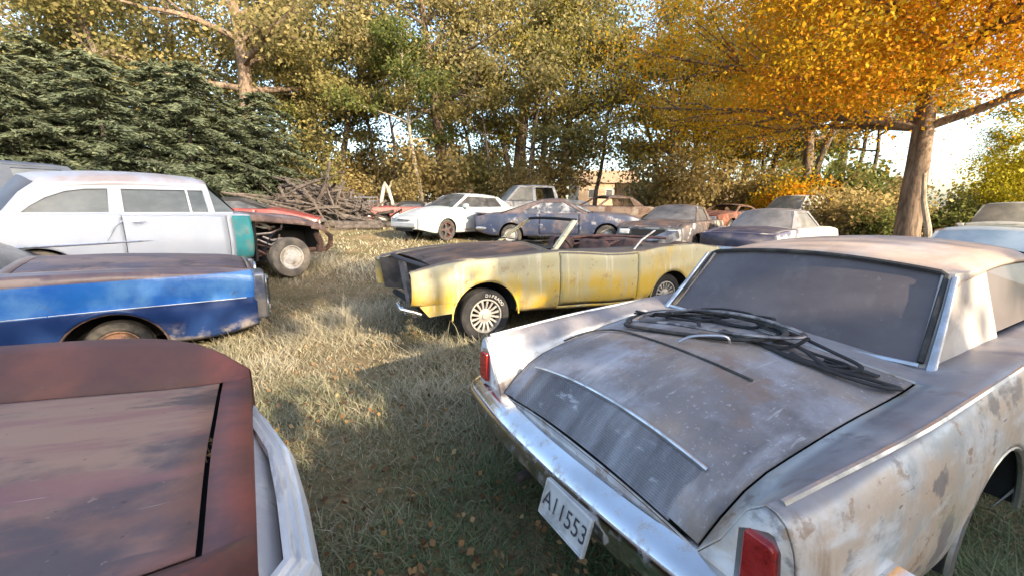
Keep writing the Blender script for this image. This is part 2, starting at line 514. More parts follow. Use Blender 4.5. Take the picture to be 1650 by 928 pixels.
        for side in (1, -1):
            for pl in pillars:
                nm, pts = pl[0], pl[1]; th = pl[2] if len(pl) > 2 else thick
                m = MB(); n = len(pts)
                o_ = [sp(x, z, 0, side) for x, z in pts]; i_ = [sp(x, z, th, side) for x, z in pts]
                m.v += o_ + i_
                m.f.append(tuple(range(n))); m.f.append(tuple(reversed(range(n, 2 * n))))
                for k in range(n):
                    k2 = (k + 1) % n; m.f.append((k, k + n, k2 + n, k2))
                m.build(nm, pl[3] if len(pl) > 3 else pillarmat, s.root, angle=30)
            for wi in windows:
                m = MB(); m.poly([sp(x, z, .022, side) for x, z in wi]); m.build('side_window', sideglass or glassmat, s.root, smooth=False)

    def box_bumper(s, x, w, z, prof, mat, name='bumper', wrap=.35, rear=False, n=24, curve=.12, droop=0.0, xend=0.0):
        """bumper bar across the car; x nose offset in s; prof list of (outward, up)"""
        sgn = 1 if rear else -1
        path = []; fr = []
        pts = []
        for i in range(n + 1):
            q = -1 + 2 * i / n
            pts.append((x + sgn * (-curve * abs(q) ** 2.4), q * w, z + droop * q * q))
        rc = .12
        if wrap:
            for side in (1, -1):
                ext = []
                x0 = x + sgn * (-curve)
                for k in range(1, 7):
                    an = (math.pi / 2) * k / 6
                    ext.append((x0 - sgn * rc * (1 - math.cos(an)), side * (w + rc * math.sin(an) * .6), z + droop))
                ext.append((x0 - sgn * (rc + wrap), side * (w + rc * .6 + .01), z + droop))
                if side > 0: pts = pts + ext
                else: pts = ext[::-1] + pts
        V = [Vector(s.P(*q)) for q in pts]
        for i, q in enumerate(V):
            t = (V[min(i + 1, len(V) - 1)] - V[max(i - 1, 0)]).normalized()
            out = t.cross(Vector((0, 0, 1))); out.normalize()
            if rear: out = -out if out.x > .2 or False else out
            c = Vector((0, 0, 0)) + Vector((0, 0, q.z))
            if out.dot(q - Vector((s.P(x - sgn * .8, 0, 0)[0], 0, q.z))) < 0: out = -out
            path.append(q); fr.append((out, (0, 0, 1)))
        b = MB(); b.sweep(prof, path, fr)
        b.dent(.004, 3, x)
        return b.build(name, mat, s.root, angle=50)

    def wheel(s, st, side, v, z, Rr=.33, rim=.19, W=.19, style='steel', tmat=None, rmat=None, letters=None, lean=0):
        c = s.P(st, side * v, z); h = W / 2
        t = MB(); prof = [(rim * .98, -h * .75), (rim + .02, -h * .95), (Rr * .86, -h), (Rr * .96, -h * .85), (Rr, -h * .55)]
        for k in range(-2, 3):
            prof += [(Rr, k * h * .22 - .006), (Rr - .006, k * h * .22 - .005), (Rr - .006, k * h * .22 + .005), (Rr, k * h * .22 + .006)]
        prof += [(Rr, h * .55), (Rr * .96, h * .85), (Rr * .86, h), (rim + .02, h * .95), (rim * .98, h * .75)]
        t.lathe_y(c, prof, 40, side)
        to = t.build('wheel', tmat or M['rubber'], s.root, angle=30)
        r = MB(); rm = rmat or M['alloy']
        if style == 'steel':
            r.lathe_y(c, [(rim, h * .80), (rim * .97, h * .86), (rim * .92, h * .80), (rim * .86, h * .45), (rim * .62, h * .36), (rim * .55, h * .50), (rim * .36, h * .55), (rim * .30, h * .78), (rim * .12, h * .84), (.001, h * .85)], 32, side)
            for k in range(10):
                an = 2 * math.pi * k / 10
                r.box((c[0] + rim * .73 * math.cos(an), c[1] + side * h * .42, c[2] + rim * .73 * math.sin(an)), (rim * .10, .004, rim * .04), Matrix.Rotation(-an, 3, 'Y'))
        else:
            r.lathe_y(c, [(rim, h * .78), (rim * .99, h * .92), (rim * .92, h * .93), (rim * .88, h * .70), (rim * .85, h * .15)], 36, side)
            n = 16 if style == 'turbine' else 5
            for k in range(n):
                an = 2 * math.pi * k / n + .1; tw = .25 if style == 'turbine' else 0
                hw = rim * (.055 if n > 8 else .14)
                m = Matrix.Rotation(-an, 3, 'Y')
                pts = []
                for (rr, f, yy) in ((.30, 1.1, .62), (.60, 1.0, .74), (.90, 1.25, .72)):
                    for sg in (-1, 1):
                        q = m @ Vector((rim * rr, 0, sg * hw * f + tw * rim * (rr - .3) * .5)); pts.append((c[0] + q.x, c[1] + side * h * yy, c[2] + q.z))
                o0 = len(r.v); r.v += pts + [(p[0], p[1] - side * .02, p[2]) for p in pts]
                for a, b2 in ((0, 2), (2, 4)):
                    r.f.append((o0 + a, o0 + a + 1, o0 + b2 + 1, o0 + b2))
                    r.f.append((o0 + a, o0 + a + 6, o0 + b2 + 6, o0 + b2)); r.f.append((o0 + a + 1, o0 + a + 7, o0 + b2 + 7, o0 + b2 + 1))
            r.lathe_y(c, [(rim * .42, h * .45), (rim * .40, h * .66), (rim * .22, h * .70), (rim * .20, h * .82), (rim * .14, h * .84), (.001, h * .80)], 24, side)
        r.build('rim', rm, to, angle=30)
        d = MB(); d.lathe_y(c, [(rim * .95, 0.0), (.001, 0.0)], 24, side); d.build('brake_drum', M['black'], to, smooth=False)
        if letters:
            txt, a0, da, size = letters
            b = MB()
            for k, ch in enumerate(txt):
                an = a0 + side * da * k
                me = text_mesh(ch, size)
                rad = (rim + Rr * .90) / 2
                # outward view: right = tangent
                er = Vector((math.cos(an), 0, math.sin(an)))
                tang = Vector((0, side, 0)).cross(er) * -1
                if side > 0: tang = er.cross(Vector((0, 1, 0))) * 1
                o0 = len(b.v)
                for q in me[0]:
                    p = Vector(c) + er * (rad + q[1] - size * .35) + tang * (q[0]) * LETTER_SGN[side] + Vector((0, side * (h * .985 + .004), 0))
                    b.v.append(tuple(p))
                for f in me[1]: b.f.append(tuple(o0 + i for i in f))
            b.build('lettering', M['white_letter'], to, smooth=False)
        return to
LETTER_SGN = {1: 1, -1: 1}
def text_mesh(txt, size, center=True):
    cu = bpy.data.curves.new('text', 'FONT'); cu.body = txt; cu.size = size
    cu.align_x = 'CENTER' if center else 'LEFT'
    o = bpy.data.objects.new('text', cu); COL.objects.link(o)
    dg = bpy.context.evaluated_depsgraph_get(); dg.update()
    me = bpy.data.meshes.new_from_object(o.evaluated_get(dg))
    vs = [tuple(v.co) for v in me.vertices]; fs = [tuple(p.vertices) for p in me.polygons]
    bpy.data.objects.remove(o); bpy.data.curves.remove(cu); bpy.data.meshes.remove(me)
    return vs, fs
BUMP = [(.0, -.07), (.05, -.065), (.085, -.04), (.095, 0), (.085, .04), (.05, .065), (.0, .07), (-.02, .05), (-.02, -.05)]
# ================================================================== the near cars
def W_(car, s, v, z):
    """car frame -> world"""
    o = car.root; c, t = math.cos(o.rotation_euler.z), math.sin(o.rotation_euler.z)
    x, y = car.L / 2 - s, v
    return Vector((o.location.x + x * c - y * t, o.location.y + x * t + y * c, o.location.z + z))

def cabin_box(car, s0, s1, w, z0, mat=None):
    """seats and dash seen through the windows"""
    b = MB()
    b.box(car.P((s0 + s1) / 2, 0, z0), ((s1 - s0) / 2, w, .02))
    b.build('floor_pan', M['black'], car.root, smooth=False)
    for st in (s0 + (s1 - s0) * .42, s0 + (s1 - s0) * .86):
        b = MB(); m = Matrix.Rotation(-.22, 3, 'Y')
        b.box(car.P(st, 0, z0 + .33), (.07, w * .86, .27), m, .92)
        b.box(car.P(st - .28, 0, z0 + .12), (.26, w * .86, .10))
        o = b.build('seat', mat or M['seat'], car.root)
        bv = o.modifiers.new('b', 'BEVEL'); bv.width = .03; bv.segments = 2
M['seat'] = paint('mouldy_vinyl', (.06, .05, .045), [L_((.12, .10, .08), 6, .55, .1)], rough=.8, bump=.2)

# ---- grey weathered hardtop, rear three-quarter, right foreground
GREY_TOP = [L_((.36, .27, .20), 1.3, .53, .12, amt=.75), L_((.33, .33, .36), 2.2, .54, .10, amt=.8), L_((.085, .075, .08), 3.1, .60, .10, amt=.6),
            L_((.50, .48, .48), (2.2, 40, 34), .67, .05, detail=4, amt=.5), L_((.50, .49, .50), (1.5, 7, 4), .60, .10, amt=.45), L_((.45, .45, .46), (60, 60, 60), .66, .06, detail=3, amt=.5), L_((.20, .12, .08), (2.5, 2.5, 2.5), .64, .05, amt=.6), L_((.5, .5, .52), 24, .70, .04, amt=.6)]
m_deck = paint('oxidised_grey_purple_paint', (.185, .165, .162), GREY_TOP, rough=.62, bump=.14, spec=.35, bscale=40)
m_roofg = paint('oxidised_grey_brown_roof', (.205, .178, .17), GREY_TOP + [L_((.42, .30, .22), 1.0, .50, .15, amt=.7), L_((.50, .42, .36), 2, .6, .1, amt=.5)], rough=.65, bump=.12, bscale=40, spec=.3)
m_side = paint('peeling_white_paint', (.62, .62, .60),
               [L_((.35, .38, .38), 2.8, .54, .06, amt=.8), L_((.58, .43, .30), 1.7, .53, .08, amt=.85), L_((.24, .21, .20), 5.5, .59, .035, amt=.9), L_((.33, .21, .13), 9, .61, .03, amt=.8),
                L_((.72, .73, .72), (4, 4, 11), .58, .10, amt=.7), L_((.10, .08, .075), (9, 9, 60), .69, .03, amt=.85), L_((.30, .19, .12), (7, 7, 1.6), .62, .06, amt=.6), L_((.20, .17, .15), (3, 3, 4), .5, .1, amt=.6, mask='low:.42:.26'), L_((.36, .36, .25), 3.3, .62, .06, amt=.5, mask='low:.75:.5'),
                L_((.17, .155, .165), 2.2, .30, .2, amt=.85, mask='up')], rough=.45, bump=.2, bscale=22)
m_pillar_g = paint('cream_rust_pillar', (.46, .40, .34), [L_((.30, .27, .27), 2.2, .52, .12, amt=.8), L_((.58, .52, .46), 3, .58, .1), L_((.30, .17, .10), 5, .66, .05, amt=.7)], rough=.48, bump=.12)

st = Car('hardtop_car', 'weathered grey hardtop with ribbed trunk, licence plate and two red tail lamps, right foreground', 5.1, (2.411, 2.807, -.01), 28.8)
st.shell(w=[(0, .78), (.5, .87), (2, .90), (4.2, .89), (4.9, .88), (5.03, .855)], zb=[(0, .84), (1, .90), (3.4, .94), (4.3, .88), (5.1, .83)],
         zin=[(0, .80), (1.5, .95), (3.6, .90), (4.3, .83), (4.75, .745), (4.86, .70), (5.03, .57)], vin=[(0, .62), (1.5, .62), (3.66, .625), (3.9, .68), (4.8, .63), (5.1, .60)],
         zc=[(0, .84), (1.5, 1.0), (3.65, .94), (4.3, .905), (4.7, .84), (4.86, .775), (5.03, .61)], bot=[(0, .30), (2, .22), (4.3, .24), (5.1, .42)],
         mats=dict(body=m_side, trunk_lid=m_deck, hood=m_deck, rear_panel=m_side), arches=[(.9, .37, .28), (3.68, .375, .28)], cabin=(1.6, 3.66), hood=(.15, 1.5), trunk=(3.9, 5.025),
         doors=[(1.75, 2.95)], prof=((0, -.07), (.2, -.01), (.5, .012), (.78, .004), (1, -.035)), shoulder=.035, dent=.006, s1=5.03)
st.greenhouse((1.6, .70, .98), (2.15, .58, 1.29), (3.40, .61, 1.255), (3.72, .665, .905), m_roofg, M['glass_purple'], m_pillar_g,
              [('c_pillar', [(3.76, .86), (2.98, .93), (3.02, 1.26), (3.42, 1.262)]), ('a_pillar', [(1.56, .97), (1.66, .97), (2.24, 1.28), (2.12, 1.285)])],
              [[(1.68, .98), (2.96, .94), (3.0, 1.25), (2.26, 1.27)]], crown=(.035, .06), bulge=(.12, .05))
for sd in (1, -1):
    st.arch_lip(3.68, .372, .28, sd, M['dull_chrome'], .014)
    # tail lamp: bezel with a red lens
    def outl(e): return [(.740 - e, .59 - e), (.825 + e * .4, .59 - e), (.838 + e * .4, .63), (.83 + e * .3, .745), (.815, .765 + e), (.755, .768 + e), (.740 - e, .75)]
    b = MB(); b.prism([st.P(5.0, sd * v, z) for v, z in outl(.012)], (-.038, 0, 0)); bz = b.build('tail_light', M['dull_chrome'], st.root, angle=30)
    b = MB(); b.prism([st.P(5.02, sd * v, z) for v, z in outl(-.008)], (-.035, 0, 0)); o = b.build('lens', M['lens_red'], bz, angle=50)
    bv = o.modifiers.new('b', 'BEVEL'); bv.width = .016; bv.segments = 3
    b = MB()
    for k in range(5): b.box(st.P(5.056, sd * .786, .622 + .03 * k), (.003, .026, .003))
    b.build('lens_rib', M['lens_red'], bz, smooth=False)
    # chrome strip at the foot of each rear pillar
    b = MB(); b.tube([st.sp(3.44, 1.25, -.004, sd), st.sp(3.58, 1.08, -.006, sd), st.sp(3.74, .90, -.008, sd), st.P(3.80, sd * .70, .85)], [.012, .014, .018, .016], 8, squash=.6)
    b.build('pillar_trim', M['dull_chrome'], st.root)
    b = MB(); b.tube([st.P(x, sd * (interp([(3.0, .86), (4.2, .855), (5.05, .80)], x)), interp([(3.0, .945), (4.3, .888), (5.08, .838)], x)) for x in np.linspace(3.0, 5.0, 16)], .010, 6)
    b.build('fender_trim', M['dull_chrome'], st.root)
# window seal round the back glass, black rubber and a bright base strip
def glass_edge(q, t, out=.012):
    x = 3.72 + (3.40 - 3.72) * t + .05 * (1 - q * q) * (1 - .5 * t)
    return st.P(x + out, q * (.665 + (.61 - .665) * t - .01), .905 + (1.255 - .905) * t + .048 * (1 - q * q) * t + .004)
b = MB(); pa = [glass_edge(-.97, t) for t in np.linspace(.03, .97, 6)] + [glass_edge(q, 1.0) for q in np.linspace(-.93, .93, 14)] + [glass_edge(.97, t) for t in np.linspace(.97, .03, 6)]
b.tube(pa, .012, 6); b.build('window_seal', M['rubber'], st.root)
b = MB(); b.tube([glass_edge(q, .0, .02) for q in np.linspace(-.97, .97, 18)], .013, 6); b.build('glass_base_trim', M['dull_chrome'], st.root)
# ribbed panel on the sloping lid face
b = MB(); rows = []
zi, zc_, vi = st.fn['zin'], st.fn['zc'], st.fn['vin']
NR = 23
for i in range(NR * 4 + 1):
    t = i / (NR * 4); s_ = 4.875 + .145 * t; row = []
    for j in range(25):
        q = -1 + 2 * j / 24; v = q * .50; f = v / (vi(s_) - .006)
        z = zi(s_) + (zc_(s_) - zi(s_)) * (1 - f * f); lift = .010 + (.0035 if (i % 4) in (1, 2) else 0)
        edge = 1 if (abs(q) < .96 and .02 < t < .98) else .3
        row.append(st.P(s_ + lift * edge * .8, v, z + lift * edge * .6))
    rows.append(row)
b.grid(rows)
m_rib = paint('ribbed_grey_panel', (.19, .18, .19), [L_((.36, .36, .38), (2, 9, 2), .52, .12, amt=.7), L_((.10, .09, .095), (2, 8, 2), .58, .12, amt=.6), L_((.62, .62, .64), (4, 10, 30), .66, .06, amt=.6)], rough=.42, metal=.25, bump=.1)
b.build('ribbed_panel', m_rib, st.parts['trunk_lid'], angle=25)
b = MB(); pa = []
for q in np.linspace(-1, 1, 21):
    v = q * .515; s_ = 4.868; f = v / (vi(s_) - .006); pa.append(st.P(s_ + .008, v, zi(s_) + (zc_(s_) - zi(s_)) * (1 - f * f) + .010))
b.tube(pa, .007, 6); b.build('panel_trim', M['dull_chrome'], st.parts['trunk_lid'])
# bumper, plate, exhaust, wheels
bp = st.box_bumper(5.065, .83, .495, [(-.04, -.085), (.03, -.095), (.075, -.075), (.095, -.04), (.085, -.012), (.098, .02), (.085, .058), (.04, .082), (-.03, .085)], M['chrome'], rear=True, wrap=.30, curve=.055)
b = MB(); b.box(st.P(5.180, -.18, .45), (.004, .134, .068), Matrix.Rotation(.30, 3, 'Y'))
pm = paint('dirty_white_plate', (.56, .57, .56), [L_((.33, .34, .33), 9, .55, .12), L_((.28, .2, .14), 14, .68, .05, amt=.6)], rough=.5, bump=.1)
pl = b.build('licence_plate', pm, st.root, smooth=False)
b = MB(); vs, fs = text_mesh('A11553', .090)
tilt = Matrix.Rotation(.30, 3, 'Y')
for q in vs:
    p = tilt @ Vector((-.007, -q[0] * .92, q[1] - .031)); b.v.append(tuple(Vector(st.P(5.180, -.18, .45)) + p))
b.f = list(fs); b.build('plate_characters', paint('worn_black_ink', (.045, .045, .05), [L_((.35, .35, .35), 60, .6, .08, amt=.6)], rough=.7, bump=0), pl, smooth=False)
b = MB()
for (y0, y1, z0, z1) in ((-.134, .134, .062, .068), (-.134, .134, -.068, -.062), (-.134, -.127, -.062, .062), (.127, .134, -.062, .062)):
    b.box(Vector(st.P(5.180, -.18, .45)) + tilt @ Vector((-.006, (y0 + y1) / 2, (z0 + z1) / 2)), (.006, (y1 - y0) / 2, (z1 - z0) / 2), tilt)
b.build('plate_rim', pm, pl, smooth=False)
b = MB(); b.tube([st.P(4.3, .36, .26), st.P(4.9, .36, .25), st.P(5.08, .36, .24)], .024, 12, cap=False); b.build('exhaust_pipe', M['sooty_steel'], st.root)
for s_, rr in ((.9, .31), (3.68, .31)):
    for sd in (1, -1):
        if s_ > 3 and sd < 0: continue          # the near rear wheel is gone
        st.wheel(s_, sd, .76, .27, rr, .19, .17, 'steel')

# ---- things lying on its deck
def strip(name, label, pts, r, mat, cat='trim strip', n=7, sq=.7, group=None):
    P_ = [W_(st, *p) for p in pts]
    # smooth the polyline (Catmull-Rom)
    out = []
    for i in range(len(P_) - 1):
        p0, p1, p2, p3 = P_[max(i - 1, 0)], P_[i], P_[i + 1], P_[min(i + 2, len(P_) - 1)]
        for k in range(6):
            t = k / 6
            out.append(.5 * ((2 * p1) + (p2 - p0) * t + (2 * p0 - 5 * p1 + 4 * p2 - p3) * t * t + (3 * p1 - p0 - 3 * p2 + p3) * t ** 3))
    out.append(P_[-1])
    b = MB(); b.tube(out, r, n, squash=sq); return tag(b.build(name, mat), label, cat, group)
def dz(s_, v): 
    f = min(1, abs(v) / .70); return zi(s_) + (zc_(s_) - zi(s_)) * (1 - f * f)
def on(s_, v, h=.0): return (s_, v, dz(s_, v) + h)
strip('rubber_window_gasket', 'black rubber window gasket lying in a long flat loop on the grey trunk lid', [on(4.22, .52, .02), on(4.30, .46, .02), on(4.30, .30, .018), on(4.24, .05, .02), on(4.16, -.12, .03), on(4.04, -.24, .05), on(3.94, -.18, .06), on(3.90, .1, .05), on(3.93, .35, .04), on(4.02, .55, .025), on(4.18, .56, .02), on(4.22, .52, .02)], .015, M['rubber'], 'gasket')
strip('window_frame', 'bare metal window frame with a cross bar lying over the black gasket on the trunk', [on(4.26, .45, .04), on(4.22, .2, .045), on(4.15, -.10, .05), on(4.04, -.30, .07), on(3.96, -.28, .075), on(3.92, .0, .075), on(3.97, .3, .06), on(4.12, .47, .045), on(4.26, .45, .04)], .011, paint('tarnished_trim', (.42, .38, .35), [L_((.10, .09, .09), 8, .5, .1)], rough=.4, metal=.6), 'frame')
strip('bright_trim_piece', 'short bright metal clip lying on the trunk beside the black gasket', [on(4.36, .05, .02), on(4.32, .0, .05), on(4.24, -.10, .06), on(4.22, -.12, .03)], [.012] * 19, M['dull_chrome'], 'metal clip', sq=.5)
strip('long_rubber_strip', 'long thin black rubber strip bending across the whole trunk lid', [on(4.62, .62, .012), on(4.45, .60, .012), on(4.38, .45, .012), on(4.40, .2, .010), on(4.42, -.1, .010), on(4.42, -.36, .010)], .007, M['rubber'], 'rubber strip')
rs_ = np.random.default_rng(5)
for k, lab in enumerate(('black rubber strip heaped nearest the rear glass on the grey trunk', 'black rubber strip curling beneath the metal window frame on the trunk', 'black rubber strip hanging loose at the middle of the trunk heap', 'kinked black rubber strip at the right end of the trunk heap', 'short curled black rubber strip at the left end of the trunk heap', 'black rubber strip crossing over the others in the trunk heap')):
    v0, v1 = ((.5, -.5), (.55, -.1), (.3, -.55), (-.05, -.62), (.6, .15), (.4, -.35))[k]
    pts = []
    for j in range(8):
        q = j / 7; pts.append(on(3.98 + .13 * math.sin(q * 3.0 + k * 1.9) + rs_.normal() * .035, v0 + (v1 - v0) * q + rs_.normal() * .03, .014 + .012 * (k % 3) + abs(rs_.normal()) * .018))
    q = pts[-1]; pts += [on(q[0] + .07, q[1] + .06, .02), on(q[0] + .10, q[1] + .22, .02), on(q[0] + .06, q[1] + .36, .016)]
    strip('rubber_strip', lab, pts, .010 + .002 * (k % 2), M['dark_tyre'], 'rubber strip', group='rubber strips heaped on the trunk', sq=.55)
strip('flat_rubber_blade', 'short flat black rubber blade lying by the base of the rear glass', [on(4.02, -.42, .015), on(4.0, -.52, .015), on(4.0, -.60, .018)], .018, M['rubber'], 'rubber strip', sq=.4)

# ---- yellow convertible without its nose, middle
YEL = [L_((.52, .34, .05), 2.3, .54, .10, amt=.55), L_((.45, .41, .26), (1.6, 1.6, 1.2), .36, .14, amt=.9, mask='high:.50:.78'), L_((.30, .26, .17), (2.5, 2.5, 2), .58, .10, amt=.6, mask='high:.40:.6'), L_((.40, .36, .26), (10, 10, .8), .55, .08, amt=.6), L_((.42, .38, .22), 3, .52, .1, amt=.6), L_((.34, .22, .10), 7, .64, .05, amt=.8), L_((.20, .12, .075), 13, .68, .03, amt=.8),
       L_((.60, .57, .42), (14, 14, 1.2), .62, .05, amt=.55), L_((.22, .15, .08), (5, 5, 9), .60, .06, amt=.8, mask='low:.40:.22'),
       L_((.10, .075, .07), (3, 3, 3), .36, .1, amt=.9, mask='up')]
m_yel = paint('faded_yellow_paint', (.56, .36, .04), YEL, rough=.55, bump=.12)
m_hoodb = paint('charred_brown_hood', (.085, .062, .055), [L_((.15, .115, .10), (2, 6, 2), .52, .10, amt=.8), L_((.24, .135, .08), 2.5, .56, .10, amt=.75), L_((.40, .37, .35), (2, 40, 30), .68, .03, amt=.5)], rough=.75, bump=.2, spec=.25)
ca = Car('convertible_car', 'faded yellow convertible without nose or roof, its windshield frame standing bare', 4.72, (.643, 5.99, .125), 208.8)
def sel_ca(nm, sm, ty, side, z):
    if sm < .26 and ty[0] in ('lid', 'gap'): return None
    return nm
ca.shell(w=[(0.04, .83), (.4, .885), (2, .93), (3.6, .935), (4.72, .82)], zb=[(0, .77), (.12, .82), (.5, .885), (1.7, .935), (2.75, .875), (3.05, .885), (3.45, .93), (4.0, .935), (4.72, .86)],
         zin=[(0, .76), (.25, .825), (.6, .88), (1.7, .93), (3.3, .92), (4.6, .88), (4.7, .75)], vin=[(0, .70), (1.6, .72), (4.7, .66)], zc=[(0.2, .82), (.35, .88), (.7, .925), (1.7, .99), (3.3, .95), (4.6, .9), (4.7, .78)],
         bot=[(0, .46), (.13, .44), (.42, .38), (1.25, .29), (3.0, .20), (4.1, .26), (4.72, .40)], mats=dict(body=m_yel, hood=m_hoodb, trunk_lid=m_hoodb, rear_panel=m_yel, front_panel=m_yel),
         arches=[(.82, .385, .28), (3.60, .40, .20)], cabin=(1.72, 3.30), hood=(.27, 1.62), trunk=(3.5, 4.62), doors=[(1.74, 2.96)], sel=sel_ca, caps=(False, True), s0=.04,
         prof=((0, -.06), (.22, .0), (.5, .012), (.62, .016), (.66, .004), (.9, -.006), (1, -.03)), dent=.008, seed=4, gap=.012)
ca.arch_lip(.82, .383, .28, 1, m_yel, .009); ca.arch_lip(3.60, .398, .20, 1, m_yel, .009)
ca.greenhouse((1.78, .755, .94), (2.22, .575, 1.27), (2.4, .575, 1.27), (3.3, .75, .92), None, None, paint('pale_yellow_pillar', (.50, .46, .30), [L_((.40, .20, .07), 5, .58, .08), L_((.2, .14, .1), 9, .62, .05)], rough=.55), [('a_pillar', [(1.755, .93), (1.82, .93), (2.25, 1.265), (2.20, 1.275)], .05)], [], ws=False, bw=False, roof=False)
b = MB(); b.tube([ca.P(2.225 - .07 * (1 - q * q), q * .575, 1.272 + .018 * (1 - q * q)) for q in np.linspace(-1, 1, 15)], .019, 8); b.build('windshield_header', M['black'], ca.root)
b = MB(); b.tube([ca.P(1.80 - .10 * (1 - q * q), q * .73, .95) for q in np.linspace(-1, 1, 15)], .022, 8, squash=.5); b.build('cowl_strip', M['rubber'], ca.root)
for k, (v0, v1) in enumerate(((.05, .55), (-.5, -.02))):
    b = MB(); b.tube([ca.P(1.60, v0, 1.0), ca.P(1.66, (v0 + v1) / 2, 1.025), ca.P(1.74, v1, 1.01)], .008, 6); b.build('wiper', M['black'], ca.root)
# hood centre bulge and ridge
b = MB(); b.tube([ca.P(x, .26, interp([(.3, .885), (.6, .90), (1.6, .985)], x)) for x in np.linspace(.34, 1.58, 10)], .012, 6, squash=.6); b.tube([ca.P(x, -.26, interp([(.3, .885), (.6, .90), (1.6, .985)], x)) for x in np.linspace(.34, 1.58, 10)], .012, 6, squash=.6)
b.build('hood_ridge', m_hoodb, ca.parts['hood'])
# open nose: inner fenders, radiator support, bent brace, chrome bracket
b = MB()
for sd in (1, -1):
    b.poly([ca.P(.06, sd * .70, .80), ca.P(.50, sd * .62, .80), ca.P(.55, sd * .60, .34), ca.P(.12, sd * .74, .40)])
b.poly([ca.P(.50, .66, .86), ca.P(.50, -.66, .86), ca.P(.50, -.66, .30), ca.P(.50, .66, .30)])
b.build('inner_fender', paint('dark_grey_steel', (.045, .042, .042), [L_((.10, .085, .08), 5, .5, .1)], rough=.8), ca.root, smooth=False)
m_steel = paint('dull_brown_steel', (.15, .125, .115), [L_((.08, .06, .055), 6, .52, .1), L_((.28, .26, .25), 14, .62, .06)], rough=.6, bump=.2)
b = MB(); b.prism([ca.P(.16, .02, .84), ca.P(.16, -.13, .82), ca.P(.05, .60, .42), ca.P(.05, .75, .44)], (-.05, 0, -.02)); b.build('radiator_brace', m_steel, ca.root)
b = MB(); b.tube([ca.P(.24 - .10 * (1 - q * q), q * .68, .83 + .03 * (1 - q * q)) for q in np.linspace(-1, 1, 9)], .035, 8, squash=.6); b.build('hood_latch_panel', paint('faded_black_steel', (.045, .04, .042), [], rough=.6), ca.root)
b = MB(); b.tube([ca.P(.0, .58, .47), ca.P(-.07, .66, .46), ca.P(-.06, .78, .43), ca.P(.05, .84, .40), ca.P(.12, .85, .37)], .020, 10); b.tube([ca.P(-.02, .62, .43), ca.P(.0, .76, .38), ca.P(.1, .8, .35)], .018, 8); b.build('bumper_bracket', M['chrome'], ca.root)
b = MB(); b.tube([ca.P(.22, q * .60, .36) for q in np.linspace(-1, 1, 8)], .035, 8); b.build('front_crossmember', M['black'], ca.root)
b = MB(); b.prism([ca.P(.11, .845, .455), ca.P(.46, .895, .47), ca.P(.44, .885, .36), ca.P(.2, .85, .34)], (0, .012, 0)); b.build('lower_valance', m_yel, ca.root)
# interior
b = MB(); b.box(ca.P(2.5, 0, .34), (.85, .80, .02)); b.build('floor_pan', M['rust'], ca.root, smooth=False)
m_seat = paint('rotten_brown_seat', (.10, .05, .045), [L_((.19, .09, .06), 5, .5, .1), L_((.04, .03, .03), 7, .58, .08)], rough=.8, bump=.4)
for sd in (1, -1):
    b = MB(); m = Matrix.Rotation(-.3, 3, 'Y'); b.box(ca.P(2.62, sd * .38, .72), (.08, .26, .30), m, .9); b.box(ca.P(2.34, sd * .38, .50), (.25, .26, .09)); o = b.dent(.02, 5, sd).build('seat', m_seat, ca.root)
    bv = o.modifiers.new('b', 'BEVEL'); bv.width = .04; bv.segments = 2
b = MB(); m = Matrix.Rotation(-.35, 3, 'Y'); b.box(ca.P(3.22, 0, .74), (.09, .62, .26), m); b.box(ca.P(2.98, 0, .56), (.2, .62, .08)); o = b.dent(.02, 5, 3).build('rear_seat', m_seat, ca.root); bv = o.modifiers.new('b', 'BEVEL'); bv.width = .04; bv.segments = 2
b = MB(); b.box(ca.P(1.92, 0, .84), (.16, .70, .10), None, .9); o = b.build('dashboard', M['black'], ca.root); bv = o.modifiers.new('b', 'BEVEL'); bv.width = .03; bv.segments = 2
b = MB(); b.lathe_y((0, 0, 0), [(.19 + .013 * math.cos(w), .013 * math.sin(w)) for w in np.linspace(0, 2 * math.pi, 9)], 28)
rot = Matrix.Rotation(-1.15, 3, 'Y') @ Matrix.Rotation(math.pi / 2, 3, 'Z'); rot = Matrix.Rotation(.45, 3, 'Y') @ Matrix.Rotation(math.pi / 2, 3, 'Z')
b.v = [tuple(rot @ Vector(q) + Vector(ca.P(2.20, .37, .88))) for q in b.v]; b.build('steering_wheel', M['black'], ca.root)
b = MB()
b.tube([ca.P(2.95, .82, .86), ca.P(3.12, .80, 1.0), ca.P(3.40, .76, 1.12)], .014, 8); b.tube([ca.P(3.02, .80, .90), ca.P(3.20, .78, 1.03), ca.P(3.42, .76, 1.125)], .008, 6)
b.build('folding_top_strut', paint('bare_bright_steel', (.55, .52, .47), [L_((.3, .2, .14), 9, .6, .1)], rough=.4, metal=.5), ca.root)
m_rb = paint('red_brown_primer_steel', (.20, .075, .05), [L_((.10, .05, .04), 6, .5, .1)], rough=.7, bump=.3)
for k, (p0, p1) in enumerate((((2.55, .1, .93), (3.6, .35, .95)), ((2.7, -.3, .98), (3.9, -.1, .98)), ((2.62, .55, .80), (3.0, .5, .99)), ((2.9, -.55, .96), (3.8, .62, 1.0)))):
    b = MB(); b.tube([ca.P(*p0), ca.P((p0[0] + p1[0]) / 2, (p0[1] + p1[1]) / 2, (p0[2] + p1[2]) / 2 + .04), ca.P(*p1)], .03, 7, squash=.6); b.build('top_frame_rail', m_rb, ca.root)
b = MB(); b.box(ca.P(3.95, .42, .97), (.22, .12, .05), Matrix.Rotation(.3, 3, 'Y')); o = b.dent(.03, 6).build('crumpled_top_cloth', paint('grey_torn_vinyl', (.28, .27, .28), [L_((.1, .1, .1), 8, .5, .1)], rough=.6, bump=.5), ca.root)
